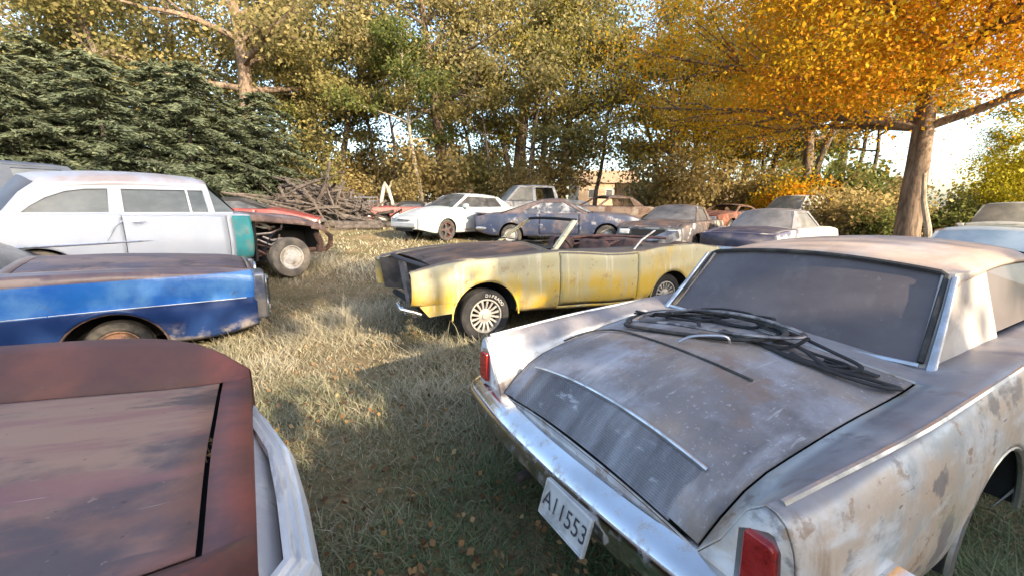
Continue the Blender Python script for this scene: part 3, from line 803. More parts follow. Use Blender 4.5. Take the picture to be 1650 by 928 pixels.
for s_, z_, lt in ((.84, .272, ('DIPRADO', 1.60, .165, .050)), (3.60, .245, None)):
    for sd in (1, -1):
        ca.wheel(s_, sd, .76, z_, .292, .188, .19, 'turbine', tmat=M['dark_tyre'], letters=lt if sd > 0 else None)

# ---- white two-door sedan with no front fenders, left
m_wh = paint('chalky_white_paint', (.43, .465, .52), [L_((.50, .52, .55), 1.2, .5, .15), L_((.48, .52, .57), (2, 2, 1), .57, .12, amt=.7), L_((.36, .23, .18), 5, .68, .05, amt=.5), L_((.47, .38, .34), 2.4, .6, .1, amt=.45, mask='up')], rough=.33, bump=.06)
m_whroof = paint('white_roof_rust_bloom', (.46, .46, .49), [L_((.40, .30, .25), 1.8, .54, .1, amt=.75), L_((.50, .46, .46), 4, .55, .1, amt=.6)], rough=.4, bump=.08)
m_hoodr = paint('rust_brown_hood', (.22, .135, .105), [L_((.36, .27, .23), 2.2, .53, .1), L_((.12, .08, .07), 4, .56, .08), L_((.5, .46, .43), 5, .66, .06, amt=.5)], rough=.7, bump=.2)
m_teal = paint('teal_inner_paint', (.045, .30, .31), [L_((.22, .27, .24), 4, .56, .10, amt=.8), L_((.24, .15, .10), 7, .62, .06), L_((.02, .20, .22), 3, .5, .1, amt=.6)], rough=.6, bump=.15)
ch = Car('two_door_sedan', 'white two-door sedan with teal inner panel and bare engine bay, front fenders missing', 4.97, (-5.44, 6.536, .42), 54.3)
ZB_CH = [(0, .72), (.3, .86), (.8, .95), (1.6, 1.03), (3.9, 1.05), (4.9, .95)]
def sel_ch(nm, sm, ty, side, z):
    if nm == 'hood': return nm
    if sm < 1.42 and ty[0] == 'side':
        return 'hood' if z > interp(ZB_CH, sm) - .10 and sm > .15 else None
    if sm < 1.74 and ty[0] == 'side': return 'cowl_side_panel'
    if sm < 1.42: return 'hood' if sm > .15 else None
    return nm
ch.shell(w=[(0, .76), (.6, .84), (1.4, .86), (1.78, .88), (1.80, .90), (3.6, .91), (4.97, .80)], zb=[(0, .72), (.3, .86), (.8, .95), (1.6, 1.03), (3.9, 1.05), (4.9, .95)], zin=[(0, .72), (.3, .87), (.8, .96), (1.6, 1.04), (3.9, 1.04), (4.6, .96), (4.9, .8)],
         vin=[(0, .70), (1.6, .76), (4.0, .76), (4.97, .66)], zc=[(.1, .86), (.35, .99), (.8, 1.04), (1.6, 1.09), (3.9, 1.07), (4.5, 1.0), (4.9, .82)], bot=[(0, .4), (1.4, .36), (1.8, .26), (4.1, .28), (4.97, .42)],
         mats=dict(body=m_wh, hood=m_hoodr, cowl_side_panel=m_teal, door=m_wh, trunk_lid=m_whroof, rear_panel=m_wh), arches=[(3.82, .37, .30)], cabin=(1.7, 3.9), hood=(.12, 1.5), trunk=(4.1, 4.9), doors=[(1.80, 3.02)], sel=sel_ch, caps=(False, True),
         prof=((0, -.06), (.2, 0), (.55, .02), (.62, .012), (1, -.03)), dent=.006, seed=8, under=(1.5, 4.6))
ch.greenhouse((1.62, .76, 1.08), (1.93, .655, 1.475), (3.70, .655, 1.435), (4.03, .73, 1.07), m_whroof, M['glass_grey'], m_wh,
              [('a_pillar', [(1.90, 1.05), (1.985, 1.05), (2.01, 1.42), (1.935, 1.44)]), ('b_pillar', [(2.95, 1.05), (3.10, 1.05), (3.06, 1.42), (2.93, 1.42)]),
               ('c_pillar', [(4.04, 1.04), (3.90, 1.04), (3.78, 1.15), (3.64, 1.25), (3.46, 1.33), (3.28, 1.365), (3.06, 1.375), (3.06, 1.462), (3.70, 1.43), (3.84, 1.31)]),
               ('window_sill', [(1.66, 1.03), (3.95, 1.04), (3.95, 1.075), (1.66, 1.07)], .06), ('drip_rail', [(1.93, 1.385), (3.1, 1.375), (3.1, 1.470), (1.95, 1.478)], .06),
               ('vent_window_post', [(2.19, 1.06), (2.215, 1.06), (2.225, 1.39), (2.20, 1.39)], .03, M['dull_chrome'])],
              [[(1.98, 1.07), (2.96, 1.07), (2.95, 1.39), (2.01, 1.40)], [(1.63, 1.07), (1.905, 1.06), (1.95, 1.44)], [(3.09, 1.07), (3.89, 1.06), (3.77, 1.17), (3.65, 1.27), (3.47, 1.345), (3.07, 1.385)]], crown=(.06, .125), roofdrop=.075, glass_rear=paint('brown_dusty_glass', (.07, .06, .055), [L_((.14, .12, .11), 2, .5, .2)], rough=.4, bump=0, spec=.3), bulge=(.14, .12))
for sd in (1, -1):
    b = MB(); b.tube([ch.P(x, sd * (interp([(2.7, .925), (3.6, .935), (4.9, .83)], x)), .70 - .012 * (x - 2.7)) for x in np.linspace(2.72, 4.9, 14)], [.006] + [.017] * 13, 6, squash=.8); b.build('side_spear', M['dull_chrome'], ch.root)
    b = MB(); b.tube([ch.P(3.02, sd * .925, .96), ch.P(3.10, sd * .93, .90), ch.P(3.2, sd * .935, .72)], .010, 6, squash=.7); b.build('sash_trim', M['dull_chrome'], ch.root)
    b = MB(); b.tube([ch.P(2.92, sd * .955, .95), ch.P(2.80, sd * .965, .955)], .013, 8); b.build('door_handle', M['chrome'], ch.root)
m_skirt = paint('charred_skirt', (.035, .036, .05), [L_((.14, .11, .08), 4, .6, .1)], rough=.8)
# front end: dark inner fenders, engine, frame, wheel
b = MB()
b.box(ch.P(.75, 0, .62), (.60, .30, .22)); b.box(ch.P(1.38, 0, .62), (.02, .78, .34)); b.box(ch.P(.25, 0, .64), (.04, .66, .24))
b.build('engine_block', M['black'], ch.root, smooth=False)
for sd in (1, -1):
    b = MB()
    b.grid([[ch.P(.80 + .42 * math.cos(a), sd * vv, .36 + .46 * math.sin(a)) for a in np.linspace(math.radians(-12), math.radians(100), 12)] for vv in (.42, .60, .76)][::-1])
    b.dent(.02, 4).build('inner_fender_skirt', m_skirt, ch.root)
m_rod = paint('bare_metal_rod', (.40, .38, .35), [L_((.17, .10, .07), 9, .55, .1)], rough=.45, metal=.4)
rods = [[(1.36, -.55, .86), (1.15, -.62, .80), (.98, -.60, .82)], [(1.34, -.62, .70), (1.1, -.70, .72), (.92, -.70, .78), (.88, -.66, .86)], [(1.30, -.66, .62), (1.12, -.72, .52), (.98, -.70, .58), (.94, -.66, .68)],
        [(1.40, -.50, .92), (1.2, -.58, .90), (1.05, -.62, .78)], [(1.38, -.6, .56), (1.05, -.70, .46), (.85, -.66, .40)], [(1.2, -.64, .66), (1.1, -.72, .60), (.9, -.68, .62)], [(1.42, -.7, .5), (1.2, -.74, .36), (1.0, -.72, .32)]]
for k, q in enumerate(rods):
    b = MB(); b.tube([ch.P(*p) for p in q], .018 if k != 3 else .035, 7); b.build('suspension_arm' if k % 2 else 'steering_rod', m_rod if k not in (4, 6) else M['rust'], ch.root)
b = MB()
for sd in (1, -1): b.tube([ch.P(x, sd * .62, .38) for x in (.1, .8, 1.5, 2.2)], .05, 6)
b.build('frame_rail', M['rust'], ch.root)
b = MB(); b.dent(0); b.tube([ch.P(.14, -.76, .70), ch.P(.02, -.72, .62), ch.P(.0, -.66, .46), ch.P(.10, -.60, .34)], [.03, .05, .05, .03], 8); b.tube([ch.P(.30, -.72, .68), ch.P(.22, -.70, .5), ch.P(.25, -.66, .34)], .06, 8)
b.build('fender_brace', M['rust'], ch.root)
m_stw = paint('dirty_white_steel_wheel', (.62, .58, .52), [L_((.40, .33, .25), 6, .55, .1), L_((.25, .18, .12), 16, .64, .05)], rough=.5)
for s_ in (.86, 3.82):
    for sd in (1, -1): ch.wheel(s_, sd, .80, .30, .34, .205, .18, 'steel', tmat=M['dusty_tyre'], rmat=m_stw)

# ---- blue car with a rusty hood, left
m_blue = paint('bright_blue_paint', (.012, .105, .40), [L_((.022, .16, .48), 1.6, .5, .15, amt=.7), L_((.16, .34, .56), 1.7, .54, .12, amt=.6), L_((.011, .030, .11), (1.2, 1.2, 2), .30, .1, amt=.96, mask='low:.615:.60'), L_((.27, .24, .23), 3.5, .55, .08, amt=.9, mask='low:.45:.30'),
               L_((.13, .08, .075), 2.2, .15, .1, amt=.97, mask='high:.885:.90'), L_((.23, .15, .12), 4, .5, .12, amt=.7, mask='high:.885:.90'), L_((.13, .10, .09), 12, .68, .04, amt=.7)], rough=.30, bump=.05, coat=.15)
m_hoodm = paint('purple_brown_rust_hood', (.13, .085, .085), [L_((.085, .075, .105), 1.3, .5, .14, amt=.8), L_((.24, .155, .125), (1.5, 5, 2), .55, .1), L_((.40, .33, .30), 20, .68, .05, amt=.5), L_((.06, .045, .05), 4, .6, .1)], rough=.5, bump=.15)
bl = Car('sedan_car', 'bright blue sedan with a rusty purple hood and stacked headlight housing, nose pointing right', 5.3, (-5.57, 3.961, -.03), 34.9)
bl.shell(w=[(0, .92), (.4, .95), (2, .97), (4.5, .96), (5.3, .86)], zb=[(0, .86), (.3, .905), (1.9, .985), (4, .98), (5.3, .88)], zin=[(0, .90), (.3, .945), (1.9, 1.0), (4, .98), (5.3, .88)], vin=[(0, .74), (1.8, .80), (5.3, .7)], zc=[(0, .93), (.3, 1.0), (1.9, 1.07), (3.9, 1.0), (5.2, .9)],
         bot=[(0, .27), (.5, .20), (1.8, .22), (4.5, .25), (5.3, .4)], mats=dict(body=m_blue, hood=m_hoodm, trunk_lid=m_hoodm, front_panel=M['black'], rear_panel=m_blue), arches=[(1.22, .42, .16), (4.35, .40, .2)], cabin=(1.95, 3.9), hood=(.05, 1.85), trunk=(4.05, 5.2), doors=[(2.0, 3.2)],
         prof=((0, -.06), (.1, -.02), (.30, .005), (.50, .02), (.55, .004), (.75, .012), (.92, .008), (1, -.02)), dent=.006, seed=12, shoulder=.04)
bl.arch_lip(1.22, .42, .16, -1, M['rust'], .010)
bl.greenhouse((1.95, .76, 1.02), (2.55, .62, 1.36), (3.5, .62, 1.34), (4.0, .74, 1.0), m_hoodm, M['glass_dark'], m_blue, [('a_pillar', [(1.93, 1.0), (2.02, 1.0), (2.62, 1.35), (2.52, 1.36)]), ('c_pillar', [(4.0, .99), (3.4, 1.0), (3.3, 1.34), (3.52, 1.34)])], [[(2.05, 1.0), (3.38, 1.0), (3.28, 1.33), (2.64, 1.34)]])
b = MB(); b.tube([bl.P(x, -(interp([(0, .945), (.4, .975), (2, .99), (4.5, .98)], x)), .605 + .012 * math.sin(x)) for x in np.linspace(.1, 4.8, 20)], .005, 6); b.build('side_trim', M['dull_chrome'], bl.root)
for sd in (1, -1):
    b = MB(); o2 = [(.60, .885), (.93, .865), (.955, .60), (.90, .34), (.62, .34)]
    b.prism([bl.P(.03, sd * v, z) for v, z in o2], (.13, 0, 0)); hs = b.build('headlight_housing', paint('blue_grey_bezel', (.10, .115, .17), [L_((.30, .29, .29), 4, .52, .1, metal=.7)], rough=.3, metal=.35), bl.root, angle=30)
    bv = hs.modifiers.new('b', 'BEVEL'); bv.width = .03; bv.segments = 3
    for z in (.72, .48):
        b = MB(); c = Vector(bl.P(-.10, sd * .76, z))
        rows = []
        for r, x in ((.105, .0), (.105, .025), (.092, .03), (.088, .012), (.06, .02), (.001, .028)): rows.append([(c.x + x, c.y + r * math.cos(w), c.z + r * math.sin(w)) for w in np.linspace(0, 2 * math.pi, 21)[:-1]])
        b.grid(rows, close=True); b.build('headlight', M['dull_chrome'], hs)
    b = MB(); b.tube([bl.P(-.115, sd * .95, z) for z in (.84, .7, .5, .38)], .012, 6); b.build('housing_trim', M['chrome'], hs)
b = MB(); b.box(bl.P(0.0, 0, .6), (.03, .6, .2)); b.build('grille', M['black'], bl.root, smooth=False)
b = MB()
for k in range(7): b.box(bl.P(-.035, 0, .44 + .055 * k), (.012, .59, .008))
b.build('grille_bar', M['dull_chrome'], bl.root, smooth=False)
for s_ in (1.22, 4.35):
    for sd in (1, -1): bl.wheel(s_, sd, .74, .18, .29, .19, .18, 'steel', rmat=M['rust'])

# ---- maroon car, lower left
m_mar = paint('dull_maroon_paint', (.125, .060, .048), [L_((.20, .078, .055), 2.2, .56, .1, amt=.7), L_((.27, .080, .055), 2.5, .40, .12, amt=.85, mask='fx:2.30:2.42'), L_((.075, .042, .045), 1.9, .52, .10, amt=.8), L_((.16, .09, .065), 3.5, .60, .08, amt=.6), L_((.42, .25, .22), 30, .72, .03, amt=.5)], rough=.58, bump=.06, spec=.3)
m_marh = paint('sunburnt_maroon_hood', (.21, .11, .085), [L_((.34, .205, .14), 1.5, .48, .07, amt=.95), L_((.10, .076, .08), (1.6, 2.2, 1.6), .53, .07, amt=.9), L_((.27, .125, .11), (1.5, 9, 2), .56, .08, amt=.7), L_((.07, .055, .058), (2.0, 5.0, 1.5), .60, .06, amt=.8), L_((.50, .40, .36), (3, 60, 20), .70, .03, amt=.4), L_((.36, .27, .22), 45, .69, .03, amt=.55), L_((.06, .04, .038), 28, .68, .04, amt=.6)], rough=.6, bump=.10, bscale=16, spec=.3)
ma = Car('rusty_car', 'dull maroon car in the lower left corner with a silver folded grille surround', 5.0, (-2.94, -.08, 0), 31.5)
ma.shell(w=[(0, .60), (.10, .72), (.34, .86), (1.5, .90), (4, .9), (5, .8)], zb=[(0, .875), (.20, .97), (.5, 1.01), (1.5, 1.06), (4, 1.0), (5, .9)], zin=[(0, .85), (.1, .85), (.7, .89), (1.7, .96), (4, .95), (5, .85)], vin=[(0, .50), (.4, .53), (1.7, .62), (5, .6)], zc=[(0, .86), (.1, .865), (.7, .925), (1.7, 1.0), (4, 1.0), (5, .86)],
         bot=[(0, .45), (.3, .3), (5, .3)], mats=dict(body=m_mar, hood=m_marh, trunk_lid=m_marh, front_panel=m_mar, rear_panel=m_mar), arches=[(.95, .37, .28), (3.9, .37, .28)], cabin=(1.75, 3.8), hood=(.092, 1.65), trunk=(4, 4.9), doors=[(1.9, 3.1)], dent=.007, seed=21, gap=.011, shoulder=.05)
ma.greenhouse((1.75, .74, .98), (2.3, .6, 1.36), (3.3, .6, 1.34), (3.85, .72, .99), m_mar, M['glass_dark'], m_mar, [('a_pillar', [(1.73, .97), (1.82, .97), (2.38, 1.35), (2.27, 1.36)]), ('c_pillar', [(3.85, .96), (3.3, .97), (3.2, 1.34), (3.32, 1.34)])], [[(1.85, .98), (3.3, .98), (3.2, 1.33), (2.4, 1.34)]])
b = MB(); b.grid([[ma.P(s_, v, interp([(0, .80), (.7, .85), (1.8, .92)], s_)) for v in (-.58, -.2, .2, .58)] for s_ in (.03, .3, .8, 1.3, 1.75)]); b.build('hood_frame', M['black'], ma.root)
m_band = paint('scuffed_silver_band', (.62, .615, .60), [L_((.76, .75, .73), (14, 2, 14), .52, .1), L_((.36, .35, .35), (18, 3, 18), .60, .06, amt=.7), L_((.22, .20, .19), 9, .68, .05, amt=.7)], rough=.45, metal=.25, bump=.15, bscale=14)
def band(off, z, up):   # outline of the V-shaped grille surround in plan
    pts = [(.12, .68), (.07, .60), (-.02, .30), (-.075, .02), (-.085, -.25), (-.085, -.5), (.05, -.68)]
    out = []
    for x, v in pts: out.append((x + .025, v, z))
    return out
V = [Vector(ma.P(*q)) for q in band(0, .74, 0)]
path, fr = [], []
for i, q in enumerate(V):
    t = (V[min(i + 1, len(V) - 1)] - V[max(i - 1, 0)]).normalized(); o_ = Vector((0, 0, 1)).cross(t) * -1
    if o_.x < 0: o_ = -o_
    path.append(q); fr.append((o_, (0, 0, 1)))
prof = [(-.012, .03), (.004, .032), (.014, .022), (.026, .026), (.036, .010), (.046, .012), (.056, -.008), (.062, -.03), (.064, -.12), (.055, -.125), (.05, -.04), (-.012, .0)]
b = MB(); b.sweep(prof, path, fr); b.dent(.004, 6, 2); b.build('grille_surround', m_band, ma.root, angle=25)
V2 = [Vector(ma.P(*q)) for q in [(.06, .56, .76), (.045, .30, .765), (.03, .02, .77), (.03, -.3, .77), (.03, -.6, .77)]]
b = MB(); b.grid([V2, [v + Vector((.035, 0, -.012)) for v in V2], [v + Vector((.075, 0, -.06)) for v in V2], [v + Vector((.085, 0, -.25)) for v in V2]]); b.dent(.006, 9, 4); b.build('grille_panel', paint('chalk_white_panel', (.62, .60, .57), [L_((.30, .26, .23), 10, .6, .07), L_((.45, .44, .44), 4, .5, .1)], rough=.55), ma.root)
b = MB(); b.box(ma.P(.06, 0, .6), (.03, .5, .14)); b.build('grille', M['black'], ma.root, smooth=False)
b = MB(); r_ = np.random.default_rng(3)
for k in range(20):
    c = W_(ma, .097 + r_.normal() * .006, -.05 + r_.normal() * .05, .852 + r_.uniform(-.012, .006)); b.tube([c, c + Vector((r_.normal() * .02, r_.normal() * .02, r_.uniform(0, .012)))], .0018, 4)
tag(b.build('leaf_litter', paint('straw_litter', (.30, .20, .09), [], rough=.9, bump=0)), 'straw and dead leaf litter caught in the front gap of the maroon hood', 'litter')
for s_ in (.95, 3.9):
    for sd in (1, -1): ma.wheel(s_, sd, .74, .28, .32, .19, .17, 'steel')
# ================================================================== the cars further back
def simple_car(name, label, L, loc, yaw, body, roofm, glass, gh, hw=.90, zb=None, zc=None, bot=.26, arches=None, wheels=True, cat='car', group=None, hoodm=None, seed=1., sideglass=None, crown=(.03, .05),
               pil=None, win=None, rearm=None, frontm=None, w=None, wr=.31, rim=.19, style='steel', tmat=None, rmat=None, lamps=True, dent=.008, doorm=None, bump=True, roof=True, ws=True, bw=True, zfront=.74, zrear=.82, bulge=(.12, .10), seats=True, trunkm=None):
    a, b_, c, d = gh
    k = Car(name, label, L, loc, yaw, cat, group)
    zb = zb or [(0, zfront), (.35, zfront + .09), (a[0], a[2] - .04), (d[0], d[2] - .03), (L - .2, zrear + .03), (L, zrear)]
    zc = zc or [(0, zfront + .02), (.4, zfront + .15), (a[0], a[2] + .02), (d[0], d[2] + .02), (L - .25, zrear + .09), (L, zrear + .02)]
    zin = [(x, z + .005) for x, z in zb]
    arches = arches or [(L * .19, .36, .28), (L * .775, .36, .28)]
    w = w or [(0, hw * .86), (.35, hw * .97), (1.5, hw), (L - 1, hw), (L, hw * .88)]
    vin = [(0, hw * .72), (a[0], a[1] + .02), (d[0], d[1] + .02), (L, hw * .70)]
    k.shell(w=w, zb=zb, zin=zin, vin=vin, zc=zc, bot=[(0, bot + .12), (.6, bot), (L - .6, bot), (L, bot + .14)],
            mats=dict(body=body, hood=hoodm or body, trunk_lid=trunkm or hoodm or body, door=doorm or body, rear_panel=rearm or body, front_panel=frontm or body), arches=arches, cabin=(a[0], d[0]), hood=(.12, a[0] - .12), trunk=(d[0] + .12, L - .08) if L - d[0] > .4 else None, doors=[(a[0] + .25, a[0] + 1.4)], dent=dent, seed=seed)
    pil = pil if pil is not None else [('a_pillar', [(a[0] - .02, a[2] - .04), (a[0] + .10, a[2] - .04), (b_[0] + .09, b_[2] - .015), (b_[0] - .02, b_[2])]),
                 ('c_pillar', [(d[0] + .02, d[2] - .04), (d[0] - .55, d[2] - .03), (c[0] - .12, c[2] - .012), (c[0] + .02, c[2])]),
                 ('window_sill', [(a[0], a[2] - .06), (d[0], d[2] - .06), (d[0], d[2] - .02), (a[0], a[2] - .02)], .07), ('roof_rail', [(b_[0], b_[2] - .05), (c[0], c[2] - .05), (c[0], c[2]), (b_[0], b_[2])], .06)]
    win = win if win is not None else [[(a[0] + .11, a[2] - .03), (d[0] - .55, d[2] - .03), (c[0] - .11, c[2] - .03), (b_[0] + .1, b_[2] - .03)]]
    k.greenhouse(a, b_, c, d, roofm, glass, roofm, pil, win, ws=ws, bw=bw, crown=crown, sideglass=sideglass, roof=roof, bulge=bulge)
    if seats: cabin_box(k, a[0] + .1, d[0] - .1, a[1] - .05, .35)
    if wheels:
        for i, (sa, r, za) in enumerate(arches):
            for sd in (1, -1): k.wheel(sa, sd, hw - .11, wr - .03, wr, rim, .18, style, tmat=tmat, rmat=rmat or M['alloy'])
    if lamps:
        for sd in (1, -1):
            m = MB(); m.box(k.P(-.01, sd * hw * .66, zfront - .09), (.02, .13, .06)); o = m.build('headlight', M['lens_clear'], k.root); q = o.modifiers.new('b', 'BEVEL'); q.width = .02; q.segments = 2
            m = MB(); m.box(k.P(L + .01, sd * hw * .62, zrear - .12), (.02, .17, .06)); o = m.build('tail_light', M['lens_red'], k.root); q = o.modifiers.new('b', 'BEVEL'); q.width = .02; q.segments = 2
        m = MB(); m.box(k.P(-.005, 0, zfront - .10), (.018, hw * .45, .07)); m.build('grille', M['black'], k.root)
    if bump:
        k.box_bumper(-.06, hw * .78, .46, [(x * .8, z * .8) for x, z in BUMP], M['dull_chrome'], wrap=.2)
        k.box_bumper(L + .06, hw * .78, .48, [(x * .8, z * .8) for x, z in BUMP], M['dull_chrome'], wrap=.2, rear=True)
    return k

m_wht = paint('dusty_white_paint', (.46, .47, .49), [L_((.38, .47, .46), 1.5, .55, .15), L_((.5, .45, .38), 3, .60, .1, amt=.5, mask='low:.45:.25')], rough=.28, bump=0, coat=.3)
m_redw = paint('red_brake_drum', (.28, .03, .03), [L_((.05, .04, .04), 8, .55, .1)], rough=.6)
tc = simple_car('white_coupe', 'white modern two-door coupe parked on the grass behind the yellow convertible', 4.42, (-1.735, 14.41, .62), 229.3, m_wht, m_wht, M['glass_dark'],
                ((1.28, .70, 1.00), (2.02, .56, 1.37), (3.45, .54, 1.33), (4.15, .60, 1.02)), hw=.88, zfront=.66, zrear=.92, bot=.22, arches=[(.92, .345, .31), (3.62, .345, .31)], wr=.33, rim=.23, style='spoke5',
                tmat=M['rubber'], rmat=paint('dark_rim_red_hub', (.05, .045, .045), [L_((.16, .02, .02), 5, .56, .08)], rough=.5), bump=False, lamps=False, dent=.003, crown=(.04, .045), w=[(0, .64), (.12, .76), (.4, .85), (1.2, .88), (3.6, .88), (4.42, .76)])
for sd in (1, -1):
    m = MB(); m.prism([tc.P(.02, sd * .50, .645), tc.P(.10, sd * .70, .655), tc.P(.42, sd * .835, .735), tc.P(.40, sd * .80, .775), tc.P(.12, sd * .60, .715), tc.P(.04, sd * .50, .69)], (.035, sd * .02, .02)); m.build('headlight', M['lens_clear'], tc.root, angle=50)
    m = MB(); m.box(tc.P(1.62, sd * .93, 1.02), (.07, .10, .06), None, .8); o = m.build('door_mirror', m_wht, tc.root); q = o.modifiers.new('b', 'BEVEL'); q.width = .03; q.segments = 3
    m = MB(); m.box(tc.P(4.40, sd * .58, .82), (.03, .14, .09)); m.build('tail_light', M['lens_red'], tc.root)
m = MB(); m.box(tc.P(-.005, 0, .605), (.015, .30, .014)); m.box(tc.P(-.005, 0, .33), (.015, .40, .04)); m.build('grille', M['black'], tc.root, smooth=False)
m = MB(); m.box(tc.P(-.03, 0, .47), (.03, .60, .075)); o = m.build('bumper', m_wht, tc.root); q = o.modifiers.new('b', 'BEVEL'); q.width = .03; q.segments = 3

m_bc = paint('faded_dark_blue_paint', (.028, .040, .082), [L_((.075, .075, .09), 2, .52, .1, amt=.8), L_((.36, .38, .42), 3.4, .64, .05, amt=.7), L_((.14, .10, .09), 4, .60, .08, amt=.8), L_((.11, .09, .095), 2, .35, .1, amt=.9, mask='up')], rough=.42, bump=.1)
bc = simple_car('fastback_car', 'faded dark blue fastback with brown roof standing in front of the white coupe', 4.85, (1.40, 13.45, .50), -9.9, m_bc, paint('brown_vinyl_roof', (.085, .06, .06), [L_((.15, .12, .12), 3, .55, .1)], rough=.7), paint('cracked_backlight', (.07, .075, .09), [L_((.30, .30, .31), 4, .55, .08), L_((.03, .03, .03), 6, .6, .08)], rough=.25, bump=0),
                ((1.5, .72, .95), (2.15, .56, 1.29), (2.95, .56, 1.28), (4.1, .64, .93)), hw=.93, zfront=.76, zrear=.82, arches=[(.95, .37, .28), (3.72, .37, .28)], rearm=M['black'], seed=5, trunkm=m_bc)
m = MB(); m.box(bc.P(4.87, 0, .74), (.012, .70, .075)); m.build('tail_lamp_panel', paint('dark_tail_panel', (.04, .045, .06), [L_((.25, .05, .05), 4, .6, .05), L_((.3, .3, .32), 9, .66, .04)], rough=.3), bc.root)
m = MB(); m.prism([bc.P(4.62, -.80, .90), bc.P(4.62, .80, .90), bc.P(4.90, .80, .93), bc.P(4.90, -.80, .93)], (0, 0, .02)); m.build('tail_spoiler', m_bc, bc.root)

m_dk = paint('charred_black_paint', (.055, .048, .052), [L_((.14, .11, .11), 2, .55, .1), L_((.24, .24, .26), 4, .62, .06, amt=.6), L_((.12, .07, .05), 3, .58, .1)], rough=.5, bump=.15)
m_dkb = paint('black_and_cream_body', (.065, .06, .065), [L_((.52, .48, .40), 1.1, .52, .05, mask='bx:.2:-.3'), L_((.16, .11, .09), 4, .58, .1), L_((.45, .44, .44), 5, .64, .05)], rough=.5, bump=.15)
dk = simple_car('black_rusted_car', 'rusted black two-door with a pale patched rear quarter, between blue fastback and grey hardtop', 4.9, (4.78, 12.55, .30), 233.9, m_dkb, m_dk, paint('smoky_windshield', (.055, .055, .06), [L_((.13, .13, .135), 3, .5, .2)], rough=.3, bump=0),
                ((1.55, .72, .96), (2.25, .57, 1.31), (3.1, .56, 1.29), (3.75, .66, .95)), hw=.92, zfront=.78, hoodm=m_dk, seed=9, frontm=paint('grey_front_panel', (.20, .21, .22), [L_((.05, .05, .05), 5, .5, .08)], rough=.5))

m_gw = paint('chalk_white_body', (.44, .41, .36), [L_((.28, .25, .22), 3, .60, .08), L_((.05, .05, .10), 1.0, .50, .03, amt=.95, mask='bx:-1.2:-1.5')], rough=.45, bump=.05)
m_gr = paint('slate_grey_paint', (.14, .14, .16), [L_((.22, .22, .24), 2, .55, .1), L_((.10, .09, .10), 3, .57, .1)], rough=.45, bump=.08)
m_nv = paint('dark_navy_trunk', (.035, .035, .065), [L_((.09, .08, .09), 3, .55, .1)], rough=.5, bump=.1)
gr = simple_car('grey_hardtop_car', 'slate grey hardtop with chalk white side and dark navy trunk, rear window facing us', 4.9, (6.9, 11.30, .17), 41.1, m_gw, m_gr, paint('grey_rear_glass', (.10, .105, .115), [L_((.19, .19, .20), 2.5, .5, .2)], rough=.2, bump=0),
                ((1.5, .72, .96), (2.1, .58, 1.32), (3.15, .58, 1.31), (3.62, .70, .95)), hw=.92, hoodm=m_gw, trunkm=m_nv, rearm=m_nv, seed=13, lamps=False,
                pil=[('a_pillar', [(1.48, .92), (1.60, .92), (2.19, 1.305), (2.08, 1.32)]), ('c_pillar', [(3.66, .90), (2.95, .92), (2.98, 1.30), (3.17, 1.31)]), ('window_sill', [(1.5, .90), (3.6, .90), (3.6, .94), (1.5, .94)], .07), ('roof_rail', [(2.1, 1.27), (3.15, 1.27), (3.15, 1.32), (2.1, 1.32)], .06)])
m_bs = paint('pale_blue_grey_paint', (.20, .25, .30), [L_((.30, .33, .35), 2, .55, .1), L_((.18, .16, .15), 5, .63, .06)], rough=.4, bump=.08)
rc = simple_car('pale_blue_car', 'pale blue-grey car with sky blue rear window, just beyond the grey and white hardtop', 4.9, (8.375, 7.535, -.13), 39.2, m_bs, m_bs, M['glass_blue'],
                ((1.5, .74, .96), (2.1, .62, 1.30), (3.2, .62, 1.29), (3.66, .72, .95)), hw=.92, seed=17)

m_van = paint('dusty_slate_blue_paint', (.045, .058, .085), [L_((.06, .072, .10), 1.2, .5, .15), L_((.09, .09, .10), 3, .62, .08)], rough=.65, bump=0, spec=.2)
vn = simple_car('utility_wagon', 'tall slate blue utility wagon standing behind the white two-door sedan', 4.8, (-8.75, 7.75, .48), 54.3, m_van, m_van, paint('blue_grey_tinted_glass', (.045, .058, .08), [L_((.07, .085, .11), 2, .5, .2)], rough=.4, bump=0, spec=.2),
                ((1.25, .80, 1.18), (1.85, .66, 1.80), (4.35, .66, 1.80), (4.72, .76, 1.12)), hw=.92, zfront=.95, zrear=1.1, seed=19, wr=.36, rim=.22, bump=True, seats=False,
                pil=[('a_pillar', [(1.22, 1.14), (1.36, 1.14), (1.95, 1.78), (1.82, 1.80)]), ('b_pillar', [(2.45, 1.14), (2.62, 1.14), (2.66, 1.80), (2.50, 1.80)]), ('c_pillar', [(3.6, 1.13), (3.75, 1.13), (3.72, 1.80), (3.58, 1.80)]), ('d_pillar', [(4.74, 1.08), (4.55, 1.10), (4.2, 1.79), (4.36, 1.80)]), ('roof_rail', [(1.85, 1.73), (4.35, 1.73), (4.35, 1.80), (1.85, 1.80)], .06)],
                win=[[(1.37, 1.16), (2.45, 1.16), (2.5, 1.74), (1.93, 1.74)], [(2.62, 1.16), (3.6, 1.15), (3.58, 1.74), (2.66, 1.74)], [(3.75, 1.15), (4.55, 1.13), (4.24, 1.74), (3.72, 1.74)]])

